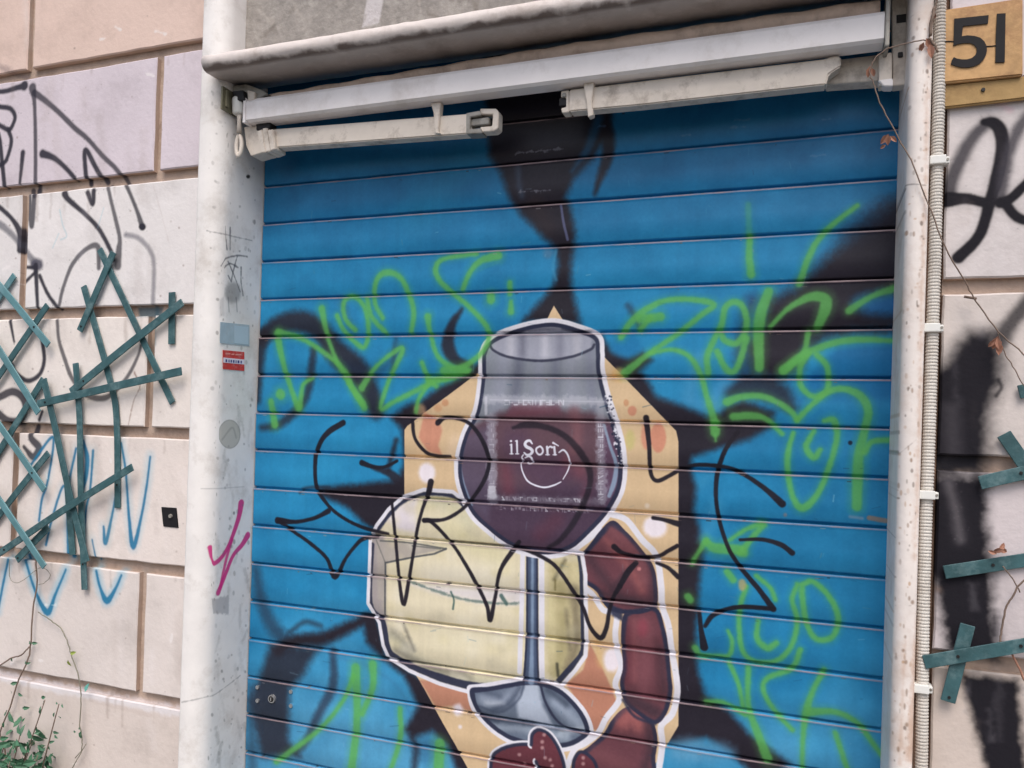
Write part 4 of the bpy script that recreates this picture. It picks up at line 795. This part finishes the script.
# ------------------------------------------------------------------ stickers, wall socket
def sticker(name, label, pts, col, th=.0006):
    t = thing(name, label, 'sticker'); q = [UX(x, y, .0) for x, y in pts]
    bm = bmesh.new(); prism(bm, [(.0006, p[1], p[2]) for p in q], (th, 0, 0)); obj('backing', bm, mat(name+'_m', col, .5, var=.1, scale=40, dirt=(190,185,180), dscale=60, damt=.4, bump=.05)[0], t); return t
def smark(t, pts, col, off, nm='printing'):
    bm = bmesh.new()
    for P in pts: prism(bm, [(off, *UX(x, y, 0)[1:]) for x, y in P], (.0002, 0, 0))
    obj(nm, bm, mat('ink_'+nm, col, .5, var=.05, bump=0)[0], t)
t = sticker('sticker', 'small red sticker with a white text band on the left marble jamb', [(222.5,350),(244,352),(244,371),(222.5,369)], (206,62,54))
smark(t, [[(222.8,357.5),(243.8,359.5),(243.8,364.5),(222.8,362.5)]], (230,222,232), .0014, 'white_band')
smark(t, [[(x,359.3+(x-224)*.09),(x+w,359.3+(x-224)*.09),(x+w,362+(x-224)*.09),(x,362+(x-224)*.09)] for x, w in ((225,1.6),(228,1),(230,1.4),(232.4,1.6),(235,1),(237,1.8),(240,1.3))], (70,70,130), .0018)
smark(t, [[(x,353+(x-224)*.09),(x+w,353+(x-224)*.09),(x+w,354.4+(x-224)*.09),(x,354.4+(x-224)*.09)] for x, w in ((225,5),(231,3),(235,6))], (230,150,140), .0014, 'small_print')
t = sticker('sticker', 'faded pale blue sticker just above the red sticker', [(220,322),(249,325),(249,346),(219.5,343)], (172,190,200))
smark(t, [[(234,325.5),(248,327),(248,344.5),(234,343)]], (184,204,216), .0014, 'pale_half')
so_ = thing('wall_socket', 'small black square fitting with a grey button on the left stone wall', 'wall fitting')
bm = bmesh.new(); pxprism(bm, [(161,507),(176,508),(178,528),(163,526.5)], YW-.004, .008, .001); obj('plate', bm, black_paint, so_)
bm = bmesh.new(); disc(bm, U(171, 516, YW-.004), .006, .005, 14); obj('button', bm, grey_metal, so_)

# ------------------------------------------------------------------ broken trellis slats
def slat(parent, P, Y, m=teal, w=.0225, th=.0045, rivets=()):
    P = [U(x, y, Y) for x, y in P]
    if len(P) > 2: P = list(spline(np.array(P), 4))
    bm = bmesh.new(); prev = None; n = len(P); fs = []
    for i, p in enumerate(P):
        t = P[min(i+1, n-1)]-P[max(i-1, 0)]; t[1] = 0; t = t/np.linalg.norm(t); s_ = np.array((-t[2], 0, t[0]))
        k = [(-w/2, 0), (w/2, 0), (w/2, th), (-w/2, th)]
        row = [bm.verts.new(p+s_*a+np.array((0, d, 0))) for a, d in k]
        if prev:
            for j in range(4): fs.append(bm.faces.new((prev[j], prev[(j+1) % 4], row[(j+1) % 4], row[j])))
        else: fs.append(bm.faces.new(row))
        prev = row
    fs.append(bm.faces.new(prev)); bmesh.ops.recalc_face_normals(bm, faces=fs)
    es = [e for e in bm.edges if len(e.link_faces) == 2 and e.calc_face_angle(0) > .5]
    bmesh.ops.bevel(bm, geom=es, offset=.0009, segments=1, affect='EDGES')
    o = obj('slat', bm, m, parent)
    if not rivets and len(P) and random.random() < .6: rivets = 'end'
    if rivets == 'end':
        e = P[-1]*.94+P[-2]*.06 if len(P) == 2 else P[-2]; bm = bmesh.new(); disc(bm, e+np.array((0, -.0002, 0)), .003, .002, 10); obj('rivet', bm, dark_metal, o); rivets = ()
    for r in rivets:
        bm = bmesh.new(); disc(bm, U(*r, Y-.0002), .0032, .0022, 10); obj('rivet', bm, dark_metal, o)
    return o
TL = thing('broken_trellis', 'broken teal slat trellis hanging on the tagged left stone wall', 'trellis', 'broken teal trellises')
b0 = YW
SL_ = [([(113,252),(79,331)], .014, 0, ()), ([(99,249),(172,403)], .008, 0, ((160,377),)), ([(83,286),(109,379),(116,420),(117,508)], .008, 0, ()), ([(182,302),(125,347),(70,392)], .020, 0, ()), ([(171.5,292),(171,344)], .008, 0, ()),
 ([(181,371),(37,404)], .028, 1, ()), ([(75,363),(79,420),(80,490),(84,590)], .016, 0, ()), ([(43,379),(55,430),(68,490),(86,562)], .022, 0, ()), ([(-15,272),(2,289),(48,345)], .026, 2, ((34,327),)), ([(47,305),(16,350),(-14,394)], .018, 0, ((33,327),)),
 ([(14,275),(-14,315)], .012, 2, ()), ([(-14,332),(0,352),(38,413)], .030, 2, ()), ([(43,379),(0,449),(-14,472)], .014, 0, ()), ([(-14,408),(0,427),(44,490)], .030, 2, ()), ([(48,453),(18,490),(-14,532)], .016, 0, ()),
 ([(132,467),(60,512),(-14,562)], .034, 0, ()), ([(-14,482),(0,502),(44,567)], .040, 2, ()), ([(48,527),(16,560)], .018, 0, ()), ([(66,476),(72,555)], .012, 0, ())]
for P, d, k, rv in SL_: slat(TL, P, b0-d, (teal, teal, teal_light)[k], w=random.uniform(.0205, .0235), rivets=rv)
TR = thing('broken_trellis', 'broken teal slats sticking out beside the ribbed conduit over black paint', 'trellis', 'broken teal trellises')
for P, d, rv in (([(1004,434),(1024,463),(1046,497)], .010, ()), ([(980,483),(1024,473),(1082,461)], .017, ((1021,473),)), ([(944.5,572.5),(1024,560.5),(1092,551)], .012, ((993,565),)), ([(924,662.5),(1024,645.5),(1092,634)], .030, ((958,656.5),(1021,646))), ([(968,625),(948,702)], .022, ()), ([(1019,392),(1060,384)], .010, ())):
    slat(TR, P, YW-d, teal, w=.026, rivets=rv)

# ------------------------------------------------------------------ climbing twigs, dry leaves, plants
def leaf(bm, p, size, ang, tilt=.4, fold=.25):
    L = size; W_ = size*.5; pts = [(0, 0, 0), (-W_*.5, L*.35, fold*W_), (-W_*.38, L*.7, fold*W_), (0, L, 0), (W_*.38, L*.7, fold*W_), (W_*.5, L*.35, fold*W_), (0, L*.5, 0)]
    R_ = Matrix.Translation(Vector(p)) @ Matrix.Rotation(ang, 4, 'Y') @ Matrix.Rotation(math.pi/2-tilt, 4, 'X')
    v = [bm.verts.new(R_ @ Vector(q)) for q in pts]
    for i, j, k in ((0, 1, 6), (1, 2, 6), (2, 3, 6), (3, 4, 6), (4, 5, 6), (5, 0, 6)): bm.faces.new((v[i], v[j], v[k]))
def stem(name, parent, P, Y, r, m, k=5):
    Ys = Y if hasattr(Y, '__len__') else [Y]*len(P)
    bm = bmesh.new(); Q = spline(np.array([U(x, y, yy) for (x, y), yy in zip(P, Ys)]), k); Q = Q+rng.normal(0, .0006, Q.shape); tube(bm, Q, r, 6); return obj(name, bm, m, parent, True)
def leaves(parent, L, m, nm='leaves'):
    bm = bmesh.new()
    for x, y, Y, s_, a in L: leaf(bm, U(x, y, Y), s_, a, rng.uniform(.1, .9))
    return obj(nm, bm, m, parent)
tw = thing('dry_creeper', 'thin dry creeper stem with brown leaves crossing the right jamb and conduit', 'creeper')
stem('stem', tw, [(944,-60),(938,-5),(933,18),(929,38),(918,41),(900,45),(885,50),(874,60),(870,72),(873,83),(883,108),(901,143),(911,160),(928,203),(945,247),(965.6,282),(976,301),(998.6,331.6),(1024,354.5),(1060,385)], [-.2]*10+[-.202]*5+[-.185,-.176,-.176,-.176,-.17], .0013, bark)
stem('stem', tw, [(998,332),(1004,352),(1015,370),(1026,388)], -.17, .001, bark); stem('stem', tw, [(964,297),(976,298.5)], -.17, .0025, bark); stem('stem', tw, [(929,38),(934,44),(938,52)], -.203, .0022, bark); stem('stem',tw,[(935,7),(932,20),(930,36)],-.2,.0032,bark)
leaves(tw, [(926,38,-.205,.026,2.6),(930,44,-.205,.028,3.0),(924,42,-.205,.02,3.6),(870,66,-.2,.022,3.3),(872,68,-.204,.018,2.8),(889,134,-.2,.024,3.9),(888,134,-.206,.022,3.1),(890,136,-.203,.018,2.3),(886,145,-.2,.014,4.4),(998,336,-.18,.028,3.4),(997,338,-.185,.024,2.9),(999,342,-.18,.026,3.1),(995,340,-.18,.018,3.8),(933,12,-.2,.014,2.7)], dryleaf)
tw2 = thing('dry_twig', 'bare grey twig with a curled brown leaf between the two lower right slats', 'twig')
stem('stem', tw2, [(1060,560),(1024,581),(1012,598),(1005,611),(1001,634),(1000,645)], -.172, .0018, bark); stem('stem', tw2, [(1003,566),(1012,578),(1020,592)], -.17, .0012, bark); stem('stem', tw2, [(1012,654),(1018,666),(1026,682)], -.166, .002, dryleaf)
leaves(tw2, [(998,548,-.17,.022,2.0),(1003,549,-.175,.02,4.2),(1000,551,-.172,.018,.4),(997,554,-.17,.016,5)], dryleaf)
vn = thing('climbing_vine', 'thin green vine climbing the left wall below the blue paint drips', 'vine')
Lf = []
stem('stem', vn, [(10,790),(4,745),(0,733),(10,708),(17.6,682),(25,667),(29,655),(31,640),(33,607),(37,585),(36,560)], -.165, .0022, bark); stem('stem', vn, [(29,647),(21.5,655),(12,658),(0,665),(-16,672)], -.166, .0022, bark)
stem('stem', vn, [(66,790),(72,768),(81,753),(82,739),(80,725),(81,700),(79,677),(72,657),(68,643),(60.5,628),(49,619),(38,612)], -.166, .0016, greenstem); stem('stem', vn, [(81,752),(86,744)], -.166, .0014, greenstem); stem('stem', vn, [(81,752),(75,758)], -.166, .0014, greenstem)
stem('stem', vn, [(37,585),(46,582),(50,574),(40,568),(20,582),(10,578),(10,560)], -.168, .0009, greenstem)
Lf = [(31,643,-.17,.02,1.6),(31,643,-.17,.02,4.7),(26,664,-.17,.02,5.2),(26,664,-.17,.014,1.2),(12,658,-.17,.018,3.6),(10,684,-.17,.024,1.4),(12,692,-.17,.02,4.4),(18,693,-.17,.02,2.0),(22,708,-.17,.024,1.5),(5,716,-.17,.026,5.3),(4,722,-.17,.022,3.4),(22,722,-.17,.014,.4),(80,729,-.17,.018,4.8),(81,731,-.17,.026,3.3),(76,732,-.17,.014,4.7)]
leaves(vn, Lf, leafm); leaves(vn, [(85,692,-.172,.026,.2)], mat('leaf_teal', (96,160,150), .45, bump=0)[0]); leaves(vn, [(68,660,-.172,.026,3.2),(70,654,-.17,.022,1.2)], leafy)
sb = thing('leafy_shrub', 'small leafy green shrub at the foot of the left stone wall', 'shrub')
bm = bmesh.new(); bl_ = bmesh.new(); root = np.array((-.80, -.22, 0))
tips = [(5,742),(20,735),(33,741),(38,755),(28,760),(10,762),(-10,750),(-20,735),(45,700),(59,704),(2,775),(24,775)]
for (x, y) in tips:
    e = U(x, y, -.2+rng.uniform(-.06, .03)); mid = (root+e)/2+rng.normal(0, .02, 3); Q = spline([root+rng.normal(0, .01, 3)*np.array((1, 1, 0)), mid, e], 8); tube(bm, Q, np.linspace(.004, .0014, len(Q)), 6)
    thin = y < 710
    for q in Q[4:]:
        for _ in range(2 if thin else 5):
            leaf(bl_, q+rng.normal(0, .006 if thin else .024, 3), rng.uniform(.014, .022) if thin else rng.uniform(.026, .044), rng.uniform(0, 6.28), rng.uniform(-.2, 1.2))
obj('stem', bm, bark, sb, True); obj('foliage', bl_, leafm, sb)
